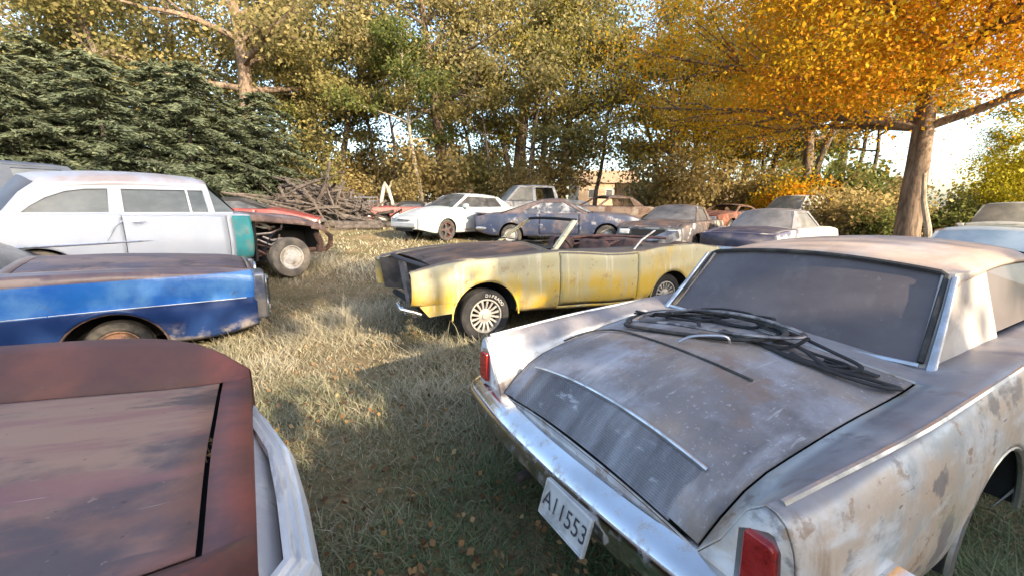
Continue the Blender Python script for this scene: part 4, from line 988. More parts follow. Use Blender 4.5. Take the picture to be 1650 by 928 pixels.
m_pk = paint('worn_silver_paint', (.46, .45, .43), [L_((.30, .28, .26), 2, .55, .1), L_((.22, .14, .10), 5, .62, .06)], rough=.4, bump=.1)
M['glass_clear'] = paint('thin_dusty_glass', (.16, .17, .16), [L_((.30, .29, .25), 2, .5, .2)], rough=.12, bump=0)
pk = simple_car('pickup_truck', 'old silver pickup truck with tall cab standing at the wood edge behind the blue fastback', 5.2, (.75, 19.6, .80), 196, m_pk, m_pk, M['glass_clear'], ((1.35, .78, 1.12), (1.95, .64, 1.72), (3.55, .64, 1.72), (3.75, .76, 1.12)), hw=.96, zfront=1.0, zrear=1.05, wr=.36, seed=23, bot=.4,
                pil=[('a_pillar', [(1.33, 1.1), (1.45, 1.1), (2.05, 1.71), (1.93, 1.72)]), ('b_pillar', [(2.55, 1.1), (2.7, 1.1), (2.68, 1.72), (2.55, 1.72)]), ('c_pillar', [(3.76, 1.1), (3.6, 1.1), (3.45, 1.72), (3.56, 1.72)]), ('roof_rail', [(1.95, 1.66), (3.55, 1.66), (3.55, 1.72), (1.95, 1.72)], .06)], win=[[(1.46, 1.12), (2.55, 1.12), (2.55, 1.66), (2.04, 1.66)]], cat='truck')
m_tan = paint('rusted_tan_paint', (.34, .25, .19), [L_((.20, .11, .075), 2.4, .52, .1), L_((.48, .42, .35), 3, .6, .08)], rough=.65, bump=.2)
tw = simple_car('tan_wreck', 'rusted tan car without window glass beyond the front of the blue fastback', 4.8, (3.75, 17.4, .72), 203, m_tan, m_tan, M['glass_dark'], ((1.5, .72, .95), (2.2, .57, 1.30), (3.2, .57, 1.28), (3.8, .68, .94)), hw=.92, ws=False, bw=False, win=[], seed=27)
m_rd = paint('dull_red_paint', (.20, .036, .032), [L_((.14, .05, .042), 2, .55, .1), L_((.28, .09, .08), 3, .6, .08), L_((.10, .05, .04), 5, .64, .06)], rough=.45, bump=.08)
rd = simple_car('red_wedge_car', 'low red wedge-nosed car with a bare black cabin beside the brush pile', 4.5, (-8.75, 14.4, .70), 16, m_rd, M['black'], M['glass_dark'], ((1.55, .70, .88), (2.3, .54, 1.16), (3.0, .54, 1.14), (3.9, .66, .90)), hw=.88, zfront=.52, zrear=.84, seed=31)
rx = simple_car('red_hatchback', 'small red hulk parked behind the nose of the white coupe', 3.6, (-4.55, 18.6, .80), 205, paint('brick_red_paint', (.26, .055, .05), [L_((.16, .06, .05), 3, .55, .1)], rough=.6), M['black'], M['glass_dark'], ((1.2, .68, .86), (1.7, .55, 1.02), (2.4, .55, 1.0), (3.0, .64, .86)), hw=.82, zfront=.72, zrear=.84, seed=33)
m_hulk = paint('burnt_dark_steel', (.06, .055, .055), [L_((.15, .10, .08), 3, .55, .1), L_((.25, .25, .26), 5, .66, .05)], rough=.7, bump=.2)
hk = simple_car('burnt_car_hulk', 'burnt dark car hulk beyond the brush pile, below the pale forked stump', 4.6, (-6.2, 22.0, .98), 185, m_hulk, m_hulk, M['glass_dark'], ((1.4, .70, .92), (2.0, .56, 1.24), (3.0, .56, 1.22), (3.7, .66, .92)), hw=.9, ws=False, bw=False, win=[], seed=35)
rk = simple_car('red_brown_wreck', 'red-brown rusted wreck at the wood edge behind the black two-door', 4.5, (9.3, 18.6, .55), 215, paint('red_oxide_rust', (.24, .075, .05), [L_((.13, .06, .045), 2, .5, .1), L_((.35, .2, .14), 5, .6, .08)], rough=.8, bump=.3), M['rust'], M['glass_dark'], ((1.4, .70, .92), (2.0, .56, 1.15), (2.9, .56, 1.12), (3.6, .66, .92)), hw=.9, ws=False, bw=False, win=[], seed=37, dent=.04)
bp2 = simple_car('brown_truck', 'dark brown pickup with a white tailgate post behind the slate grey hardtop', 5.2, (12.0, 18.0, .45), 200, paint('dark_brown_truck_paint', (.12, .07, .055), [L_((.22, .14, .11), 3, .55, .1)], rough=.6, bump=.1), m_pk, M['glass_clear'], ((1.4, .76, 1.08), (1.9, .64, 1.58), (2.9, .64, 1.58), (3.1, .74, 1.08)), hw=.93, zfront=.95, zrear=1.02, seed=41, cat='truck', wr=.35, bot=.38,
                rearm=m_wht, doorm=m_wht)
m_grn = paint('moss_grey_green_paint', (.20, .22, .19), [L_((.32, .33, .31), 2, .55, .1), L_((.12, .11, .07), 4, .6, .08)], rough=.5, bump=.1)
gt = simple_car('green_truck', 'grey-green old truck at the far right by the woods, above the pale blue car', 5.0, (15.1, 13.0, .05), 215, m_grn, m_grn, M['glass_clear'], ((1.4, .78, 1.10), (1.85, .64, 1.62), (2.9, .64, 1.62), (3.1, .76, 1.10)), hw=.95, zfront=1.0, zrear=1.0, seed=43, cat='truck', wr=.36, bot=.38)
bw_ = simple_car('brown_sedan', 'brown rusted sedan at the far right edge behind the big maple trunk', 4.8, (18.3, 16.5, -.05), 205, M['rust'], M['rust'], M['glass_dark'], ((1.5, .72, .95), (2.2, .57, 1.30), (3.2, .57, 1.28), (3.8, .68, .94)), hw=.92, seed=45)
bk2 = simple_car('dark_hatchback', 'dark overgrown hatchback with a pale window beyond the shrubs, left of the maple', 4.2, (13.6, 19.6, .5), 190, m_hulk, m_hulk, M['glass_clear'], ((1.4, .70, .92), (2.0, .56, 1.26), (3.0, .56, 1.24), (3.7, .66, .92)), hw=.88, seed=47)

# ================================================================== grass, leaves, trees
def leaf_mat(name, cols, trans=.55, hue_noise=.6, rough=.6):
    m, nt, p = new_mat(name)
    at = nt.nodes.new('ShaderNodeAttribute'); at.attribute_name = 'tint'
    oi = nt.nodes.new('ShaderNodeObjectInfo')
    ad = nt.nodes.new('ShaderNodeMath'); ad.operation = 'MULTIPLY_ADD'; ad.inputs[1].default_value = .16; 
    nt.links.new(oi.outputs['Random'], ad.inputs[0]); nt.links.new(at.outputs['Fac'], ad.inputs[2])
    sb = nt.nodes.new('ShaderNodeMath'); sb.operation = 'SUBTRACT'; sb.inputs[1].default_value = .08; nt.links.new(ad.outputs[0], sb.inputs[0])
    r = nt.nodes.new('ShaderNodeValToRGB')
    while len(r.color_ramp.elements) < len(cols): r.color_ramp.elements.new(.5)
    for i, c in enumerate(cols):
        r.color_ramp.elements[i].position = i / (len(cols) - 1); r.color_ramp.elements[i].color = lin(c)
    nt.links.new(sb.outputs[0], r.inputs[0])
    nt.links.new(r.outputs[0], p.inputs['Base Color']); p.inputs['Roughness'].default_value = rough; p.inputs['Specular IOR Level'].default_value = .12
    if trans:
        t = nt.nodes.new('ShaderNodeBsdfTranslucent'); nt.links.new(r.outputs[0], t.inputs[0])
        mx = nt.nodes.new('ShaderNodeMixShader'); mx.inputs[0].default_value = trans
        nt.links.new(p.outputs[0], mx.inputs[1]); nt.links.new(t.outputs[0], mx.inputs[2])
        nt.links.new(mx.outputs[0], nt.nodes['Material Output'].inputs[0])
    return m

def raw_mesh(name, V, F, mat, tint=None):
    """V (n,3); F (m,k) constant k"""
    me = bpy.data.meshes.new(name); n, m, k = len(V), len(F), F.shape[1]
    me.vertices.add(n); me.vertices.foreach_set('co', np.asarray(V, np.float32).ravel())
    me.loops.add(m * k); me.loops.foreach_set('vertex_index', F.astype(np.int32).ravel())
    me.polygons.add(m); me.polygons.foreach_set('loop_start', np.arange(0, m * k, k, dtype=np.int32)); me.polygons.foreach_set('loop_total', np.full(m, k, np.int32))
    me.update(calc_edges=True)
    if tint is not None:
        a = me.attributes.new('tint', 'FLOAT', 'FACE'); a.data.foreach_set('value', np.asarray(tint, np.float32))
    me.materials.append(mat); me.validate()
    return me

def leaves(pos, size, rg, flat=.5, stretch=1.5, tint=None, axis=None):
    """kite shaped leaves at pos; axis: optional preferred leaf direction"""
    n = len(pos)
    d = rg.normal(size=(n, 3))
    if axis is not None: d = d * .35 + axis
    d /= np.linalg.norm(d, axis=1, keepdims=True)
    nrm = rg.normal(size=(n, 3)) * (1 - flat) + np.array([0, 0, 1.0]) * flat
    sd = np.cross(d, nrm); sd /= np.linalg.norm(sd, axis=1, keepdims=True) + 1e-9
    s = size * rg.uniform(.6, 1.35, (n, 1)); L = s * stretch
    up = np.cross(sd, d)
    V = np.stack([pos - d * L * .5, pos + sd * s * .5 + up * s * .12, pos + d * L * .5, pos - sd * s * .5 + up * s * .12], 1).reshape(-1, 3)
    F = np.arange(n * 4).reshape(n, 4)
    return V, F

def limb_path(p0, d, length, bend, rg, n=7, droop=0.0):
    p = Vector(p0); d = Vector(d).normalized(); out = [p.copy()]
    for i in range(n):
        d = (d + Vector((rg.normal() * bend, rg.normal() * bend, rg.normal() * bend * .6 - droop))).normalized()
        p = p + d * (length / n); out.append(p.copy())
    return out

def broadleaf(seed, H=15, r0=.28, crown_lo=3.0, spread=4.5, nl=9000, ls=.22, limbs=14, sub=5, gap=1.0, lean=(0, 0), tip=.25, bend=.07):
    """-> (trunk MB, leaf V, F, tint)"""
    rg = np.random.default_rng(seed); b = MB()
    tp = limb_path((0, 0, -.2), (lean[0], lean[1], 1), H * .86, bend, rg, 12)
    b.tube(tp, [r0 * (1.35 if i == 0 else 1) * (1 - .80 * i / 12) for i in range(13)], 9)
    cl = []
    for k in range(limbs):
        t = (k + .5) / limbs; zi = crown_lo + (H * .84 - crown_lo) * t
        i = min(11, int(zi / (H * .86) * 12)); base = tp[i]
        an = k * 2.4 + rg.uniform(-.5, .5); el = .25 + .6 * t
        ln = spread * (1.05 - .55 * t) * rg.uniform(.7, 1.15)
        pth = limb_path(base, (math.cos(an), math.sin(an), el), ln, .14, rg, 6)
        rr = r0 * (.42 - .26 * t)
        b.tube(pth, [rr * (1 - .85 * j / 6) for j in range(7)], 6)
        for j in range(sub):
            q = pth[rg.integers(2, 7)]; an2 = an + rg.uniform(-1.2, 1.2)
            p2 = limb_path(q, (math.cos(an2), math.sin(an2), rg.uniform(-.1, .7)), ln * .42, .2, rg, 4)
            b.tube(p2, [rr * .35 * (1 - .8 * jj / 4) for jj in range(5)], 4, cap=False)
            cl += [np.array(p2[2]), np.array(p2[4]), np.array(p2[3])]
        cl.append(np.array(pth[-1])); cl.append(np.array(pth[4]))
    for q in tp[-3:]: cl.append(np.array(q))
    cl = np.array(cl); dens = rg.uniform(.15, 1.0, len(cl)) ** gap; dens /= dens.sum()
    idx = rg.choice(len(cl), nl, p=dens)
    rad = rg.uniform(.35, 1.0, len(cl)) * spread * .20
    pos = cl[idx] + rg.normal(size=(nl, 3)) * rad[idx][:, None] * np.array([1, 1, .65])
    V, F = leaves(pos, ls, rg, .35)
    ctint = rg.uniform(.15, .85, len(cl)); tint = np.clip(ctint[idx] * .6 + .2 + rg.normal(0, .14, nl), 0, 1)
    return b, V, F, tint

def conifer(seed, H=11, r0=.2, spread=3.4, lo=.4, n=46, per=210, ls=.085):
    rg = np.random.default_rng(seed); b = MB()
    tp = limb_path((0, 0, -.2), (0, 0, 1), H, .02, rg, 10); b.tube(tp, [r0 * (1 - .9 * i / 10) for i in range(11)], 8)
    P_, A_, T_ = [], [], []
    for k in range(n):
        t = (k + .5) / n; z = lo + (H * .97 - lo) * t ** .9; an = k * 2.399 + rg.uniform(-.4, .4)
        ln = spread * (1 - t * .88) * rg.uniform(.65, 1.15) + .25
        dx, dy = math.cos(an), math.sin(an)
        base = Vector((tp[min(10, int(z / H * 10))].x, tp[min(10, int(z / H * 10))].y, z))
        pth = [base + Vector((dx, dy, 0)) * ln * q + Vector((0, 0, ln * (.16 * q - .55 * q * q))) for q in np.linspace(0, 1, 7)]
        b.tube(pth, [.035 * (1.1 - q) * (1 - t * .5) for q in np.linspace(0, 1, 7)], 4, cap=False)
        m = int(per * (.35 + ln / spread)); q = rg.uniform(.03, 1.0, m) ** .9
        bp_ = np.array(base); ax = np.array([dx, dy, 0.]); sd = np.array([-dy, dx, 0])
        wd = ln * .34 * (1.1 - q); sp_ = rg.uniform(-1, 1, m)
        pos = bp_ + ax * (ln * q)[:, None] + np.array([0, 0, 1]) * (ln * (.16 * q - .55 * q * q) - .22 * np.abs(sp_) * wd - rg.uniform(0, .10, m))[:, None] + sd * (sp_ * wd)[:, None]
        pos += rg.normal(size=pos.shape) * .04
        axs = ax * .8 + sd * (np.sign(sp_) * .7)[:, None] + np.array([0, 0, -.5])
        P_.append(pos); A_.append(axs); T_.append(np.clip(rg.normal(.3 + .35 * t, .18, m) + rg.uniform(-.15, .15), 0, 1))
    P_ = np.concatenate(P_); A_ = np.concatenate(A_); T_ = np.concatenate(T_)
    V, F = leaves(P_, ls, rg, .3, stretch=4.0, axis=A_)
    return b, V, F, T_

def bush(seed, H=2.2, spread=1.3, nl=2600, ls=.10, stems=9):
    rg = np.random.default_rng(seed); b = MB(); cl = []
    for k in range(stems):
        an = rg.uniform(0, 6.28); p = limb_path((rg.normal() * .15, rg.normal() * .15, -.1), (math.cos(an) * .55, math.sin(an) * .55, 1), H * rg.uniform(.6, 1.0), .16, rg, 6)
        b.tube(p, [.022 * (1 - .8 * i / 6) for i in range(7)], 4, cap=False); cl += [np.array(q) for q in p[2:]]
        for j in range(3):
            q = p[rg.integers(2, 6)]; p2 = limb_path(q, (rg.normal(), rg.normal(), .5), H * .3, .2, rg, 3); b.tube(p2, [.01, .008, .006, .003], 3, cap=False); cl += [np.array(x) for x in p2[1:]]
    cl = np.array(cl); idx = rg.integers(0, len(cl), nl); pos = cl[idx] + rg.normal(size=(nl, 3)) * spread * .17
    pos[:, 2] = np.maximum(pos[:, 2], .03)
    V, F = leaves(pos, ls, rg, .35)
    return b, V, F, np.clip(rg.uniform(.1, .9, len(cl))[idx] * .6 + .2 + rg.normal(0, .14, nl), 0, 1)

M['bark'] = paint('grey_brown_bark', (.13, .10, .078), [L_((.055, .042, .034), (14, 14, 2.2), .52, .1), L_((.20, .165, .13), (6, 6, 1.2), .6, .1)], rough=.95, bump=.9, bscale=18)
M['bark_dark'] = paint('dark_conifer_bark', (.06, .05, .042), [L_((.03, .026, .022), (12, 12, 2), .5, .1)], rough=.95, bump=.6)
M['bark_lit'] = paint('tan_brown_bark', (.17, .12, .085), [L_((.07, .05, .036), (12, 12, 2), .52, .1), L_((.25, .19, .14), (5, 5, 1), .6, .1)], rough=.95, bump=.9, bscale=16)
M['bark_pale'] = paint('pale_bark', (.30, .26, .20), [L_((.15, .12, .09), (10, 10, 4), .56, .1)], rough=.9, bump=.4)
LM = dict(
    olive=leaf_mat('olive_autumn_leaves', [(.08, .09, .035), (.145, .15, .058), (.23, .21, .08), (.34, .28, .10), (.40, .30, .115)]),
    green=leaf_mat('dull_green_leaves', [(.05, .075, .022), (.10, .125, .036), (.16, .175, .05), (.25, .23, .065)]),
    gold=leaf_mat('golden_leaves', [(.13, .14, .045), (.27, .25, .065), (.40, .32, .08), (.46, .31, .075)]),
    brown=leaf_mat('russet_leaves', [(.12, .12, .055), (.23, .205, .085), (.34, .28, .12), (.46, .38, .185)]),
    maple=leaf_mat('orange_maple_leaves', [(.15, .15, .018), (.37, .29, .02), (.57, .35, .018), (.63, .28, .014), (.56, .19, .014)], trans=.5),
    yellow=leaf_mat('yellow_green_leaves', [(.13, .14, .012), (.30, .27, .016), (.44, .36, .02), (.5, .36, .025)], trans=.45),
    pine=leaf_mat('dark_conifer_needles', [(.05, .064, .042), (.075, .094, .058), (.105, .125, .078), (.16, .175, .10)], trans=.15),
    twig=leaf_mat('dry_thicket', [(.15, .12, .05), (.28, .22, .09), (.40, .31, .13), (.50, .40, .19)]))

class Plant:
    """shared meshes of one plant, planted as separate things"""
    def __init__(s, parts, leafm, barkm):
        b, V, F, t = parts
        o = b.build('trunk', barkm, None, angle=60); s.tm = o.data; bpy.data.objects.remove(o)
        s.cm = raw_mesh('crown', V, F, leafm, t)
    def put(s, name, label, cat, x, y, rz, sc_=1.0, group=None, leafm=None, barkm=None, z=None, szz=None):
        r = thing(name, label, cat, (x, y, G(x, y) if z is None else z), rz, group); r.scale = (sc_, sc_, szz or sc_)
        for nm, me, mt in (('trunk', s.tm, barkm), ('crown', s.cm, leafm)):
            o = bpy.data.objects.new(nm, me); COL.objects.link(o); o.parent = r
            if mt is not None:
                o.material_slots[0].link = 'OBJECT'; o.material_slots[0].material = mt
        return r

BL = [Plant(broadleaf(11, 15, .26, 3.2, 4.6, 12500, .13, gap=1.7), LM['olive'], M['bark']), Plant(broadleaf(12, 17, .30, 4.5, 5.0, 11000, .14, gap=2.2), LM['brown'], M['bark']),
      Plant(broadleaf(13, 13, .20, 2.4, 4.0, 11500, .12, gap=1.7), LM['gold'], M['bark']), Plant(broadleaf(14, 16, .22, 6.0, 4.2, 9000, .135, gap=1.9), LM['green'], M['bark']),
      Plant(broadleaf(15, 12, .14, 4.5, 2.6, 6500, .12, limbs=10, sub=4), LM['olive'], M['bark'])]
CF = [Plant(conifer(21, 7.6, .12, 3.3, .2, 64, 330, .055), LM['pine'], M['bark_dark']), Plant(conifer(22, 8.8, .14, 3.7, .3, 70, 340, .06), LM['pine'], M['bark_dark'])]
BU = [Plant(bush(31), LM['green'], M['bark']), Plant(bush(32, 1.6, 1.2, 2000, .09), LM['twig'], M['bark']), Plant(bush(33, 3.4, 2.0, 3600, .13), LM['olive'], M['bark'])]

def at(px, Y): return (px - 825) / 690 * Y / .985
# the maple on the right
mp = broadleaf(44, 13, .315, 3.6, 7.0, 150000, .056, limbs=28, sub=11, gap=.6, bend=.025)
_r = np.random.default_rng(42); _n = 34000
_c = np.stack([_r.normal(-2.3, 2.4, 70), _r.normal(.5, 1.8, 70), _r.uniform(3.9, 7.8, 70)], 1); _i = _r.integers(0, 70, _n)
_p = _c[_i] + _r.normal(size=(_n, 3)) * np.array([.62, .62, .34]); _V, _F = leaves(_p, .06, _r, .35)
mp = (mp[0], np.concatenate([mp[1], _V]), np.concatenate([mp[2], _F + len(mp[1])]), np.concatenate([mp[3], np.clip(_r.uniform(.3, .9, 70)[_i] * .6 + .25 + _r.normal(0, .14, _n), 0, 1)]))
Pm = Plant(mp, LM['maple'], M['bark_lit'])
Pm.put('maple_tree', 'large orange maple with a thick sunlit trunk at the right, overhanging the cars', 'tree', 10.9, 11.9, .7)
b = MB()
# a dead stem climbing the maple trunk and the low bare limb to the right
q0 = Vector((10.9, 11.9, G(10.9, 11.9)))
b.tube([q0 + Vector(v) for v in ((.15, -.62, -.1), (.02, -.56, .9), (-.16, -.50, 1.6), (-.22, -.46, 2.3))], [.09, .075, .06, .04], 8); tag(b.build('dead_vine_stem', M['bark_pale']), 'pale dead stem leaning up the front of the maple trunk', 'dead stem')

# dark conifers on the left
for k, (px, Y, v, s_) in enumerate(((-60, 13.5, 0, .72), (75, 14.6, 1, .70), (215, 16.0, 0, .86), (330, 17.6, 1, .78), (440, 20.0, 0, .80), (140, 19.5, 1, .92), (-180, 17, 1, .9), (300, 22, 0, .95), (10, 16.5, 0, .86), (150, 16.8, 1, .66), (275, 18.6, 1, .80), (385, 19.0, 0, .70))):
    CF[v].put('conifer_tree', 'dark green drooping conifer in the row behind the white sedan on the left', 'tree', at(px, Y), Y, k * 1.7, s_ * 1.5, 'dark conifers on the left', szz=s_ * .92)

def stand(spec, name, label, group, leaf, seed, zr=(.85, 1.2)):
    rg = np.random.default_rng(seed)
    for k, (px, Y, v) in enumerate(spec):
        BL[v].put(name, label, 'tree', at(px, Y), Y, rg.uniform(0, 6.28), rg.uniform(*zr), group, LM[leaf] if leaf else None)
stand([(820, 27, 3), (900, 27, 0), (1120, 25, 0), (1290, 21, 3), (560, 26, 0), (1220, 29, 3), (250, 25, 0), (90, 26, 3), (1790, 24, 3)], 'olive_tree', 'tall olive-leaved autumn tree in the first row of the wood behind the cars', 'olive trees of the wood edge', 'olive', 3)
stand([(500, 30, 1), (870, 34, 1), (330, 32, 1), (150, 31, 1), (1180, 36, 1), (-40, 30, 1), (1330, 35, 1)], 'russet_tree', 'russet brown-leaved tree deeper in the wood behind the cars', 'russet trees of the wood', 'brown', 4, (.95, 1.3))
stand([(860, 29, 2), (1065, 27, 2), (480, 34, 2), (770, 30, 2), (330, 29, 2), (200, 34, 2), (20, 34, 2), (1150, 31, 2), (1270, 37, 2)], 'golden_tree', 'golden-leaved smaller tree in the wood behind the cars', 'golden trees of the wood', 'gold', 5, (.8, 1.1))
stand([(450, 42, 3), (1130, 44, 3), (250, 42, 3), (60, 42, 3), (1270, 46, 3), (740, 46, 0)], 'green_tree', 'dull green tree at the back of the wood', 'green trees at the back of the wood', 'green', 6, (1.0, 1.35))
rg = np.random.default_rng(8)
for k, px in enumerate((585, 655, 790, 855, 962, 1030, 1065, 1085, 1150, 1175, 1205, 1240, 1325, 530, 470, 1345)):
    BL[4].put('slender_tree', 'slender dark-stemmed young tree at the wood edge behind the parked wrecks', 'tree', at(px, 23 + rg.uniform(0, 5)), 23 + rg.uniform(0, 5), rg.uniform(0, 6), rg.uniform(.75, 1.1), 'slender young trees of the wood edge')
for k, (px, Y, s_) in enumerate(((685, 22.5, .9), (545, 27, .8))):
    BL[4].put('pale_barked_tree', 'slim pale-barked forked tree behind the white coupe' if k == 0 else 'slim pale-barked tree above the brush pile', 'tree', at(px, Y), Y, 1 + k, s_, None, LM['green'], M['bark_pale'])
for k, (px, Y, s_) in enumerate(((1685, 15.5, .50), (1740, 20, .8), (1620, 24, .45))):
    BL[2].put('yellow_green_tree', ('low yellow-green tree at the right edge behind the green truck', 'yellow-green tree beyond the right edge', 'small yellow-green tree between the maple and the right edge')[k], 'tree', at(px, Y), Y, 1 + k, s_, None, LM['yellow'])
BU[2].put('orange_sapling', 'bright orange sapling in front of the thin dark trunks, above the grey hardtop', 'sapling', at(1265, 19.5), 19.5, 0, .75, None, LM['maple'])
BIG = Plant(broadleaf(16, 17, .48, 6.5, 5.2, 15000, .14, limbs=16, sub=5, gap=1.7, bend=.04), LM['brown'], M['bark_lit'])
for k, (px, Y, s_, lab) in enumerate(((428, 22, 1.0, 'big russet tree with a stout forking trunk rising behind the conifers and brush pile'), (722, 26, .9, 'stout-trunked russet tree rising behind the white coupe'), (832, 28, .95, 'stout-trunked russet tree rising behind the silver pickup'), (1282, 22.5, .7, 'stout dark tree trunk just left of the maple, behind the orange sapling'))):
    BIG.put('stout_tree', lab, 'tree', at(px, Y), Y, .6 + k * 1.9, s_)
# undergrowth
rg = np.random.default_rng(9)
for k, (px, Y, v, leaf) in enumerate([(520, 22, 2, 'olive'), (600, 24, 1, 'twig'), (660, 22, 1, 'twig'), (700, 24, 2, 'twig'), (760, 25, 2, 'olive'), (840, 24, 2, 'twig'), (880, 26, 2, 'twig'), (790, 28, 2, 'twig'), (560, 27, 2, 'twig'), (470, 25, 2, 'green'), (400, 24, 2, 'green'), (1030, 26, 1, 'twig'), (1085, 23, 2, 'twig'), (1160, 23, 1, 'twig'), (1215, 22, 2, 'twig'), (1330, 20, 2, 'green'), (1365, 18, 1, 'twig'), (1400, 19, 2, 'twig'), (1340, 15.5, 1, 'twig'), (1395, 14.5, 1, 'green'), (1430, 15, 1, 'twig'), (1500, 17, 0, 'green'), (1545, 19, 1, 'twig'), (1600, 20, 2, 'yellow'), (1660, 17, 2, 'yellow'), (1130, 28, 2, 'twig'), (640, 28, 2, 'twig'), (1240, 27, 2, 'twig'), (1290, 25, 2, 'olive')]):
    lab = {'olive': 'olive bush in the undergrowth below the wood', 'twig': 'dry straw-coloured thicket at the foot of the wood', 'green': 'dull green bush in the undergrowth below the wood', 'yellow': 'yellow-green bush under the trees at the far right'}[leaf]
    BU[v].put({'olive': 'olive_bush', 'twig': 'dry_thicket', 'green': 'green_bush', 'yellow': 'yellow_bush'}[leaf], lab, 'bush', at(px, Y), Y, rg.uniform(0, 6), rg.uniform(.8, 1.25), leaf + ' bushes of the undergrowth', LM[leaf])
# unseen trees added behind the camera, crowns shaped to shade the near cars
def sunside(d, off): # d metres towards the sun, off sideways
    s2 = Vector((SUN_DIR.x, SUN_DIR.y, 0)).normalized(); p = s2 * d + Vector((s2.y, -s2.x, 0)) * off
    return p.x, p.y
SH = [Plant(broadleaf(71, 7.6, .2, .9, 2.5, 9000, .26, limbs=18, sub=5, gap=.6), LM['olive'], M['bark']), Plant(broadleaf(72, 7.6, .2, .9, 2.6, 9000, .24, limbs=18, sub=5, gap=.9), LM['olive'], M['bark']),
      Plant(broadleaf(73, 13.4, .2, 9.6, 2.4, 2600, .22, limbs=14, sub=5, gap=.9), LM['olive'], M['bark']), Plant(broadleaf(74, 10.4, .2, 7.8, 1.7, 3200, .22, limbs=14, sub=5, gap=.9), LM['olive'], M['bark']), Plant(broadleaf(75, 8.4, .2, 6.4, 1.3, 1500, .22, limbs=14, sub=5, gap=.9), LM['olive'], M['bark'])]
for k, (d, off, v, s_) in enumerate(((13, -5, 0, .92), (13.4, -2.6, 1, 1.0), (13, -.4, 0, .88), (13.5, 2.0, 1, .86), (12.6, 3.9, 0, .75), (13.4, 6.6, 1, .86), (13, 8.0, 0, 1.0), (10.5, 1.2, 1, .80), (10.2, 2.6, 0, .78), (10.8, 5.6, 1, .66), (7.0, -1.2, 0, .80), (7.0, -3.2, 1, .80), (6.8, .7, 0, .50), (7.2, 2.4, 1, .46),
                                     (13.2, .6, 2, 1.0), (13.6, 2.6, 2, 1.0), (13.0, -1.4, 2, .98), (12.8, 5.2, 3, 1.0), (13.2, 6.6, 3, 1.0), (13.1, 1.9, 4, .93))):
    x, y = sunside(d, -off)
    SH[v].put('unseen_shade_tree', 'unseen leafy tree added behind the camera to shade the near cars', 'tree', x, y, k, s_, 'unseen shade trees added behind the camera', LM['olive'], z=G(x, y))


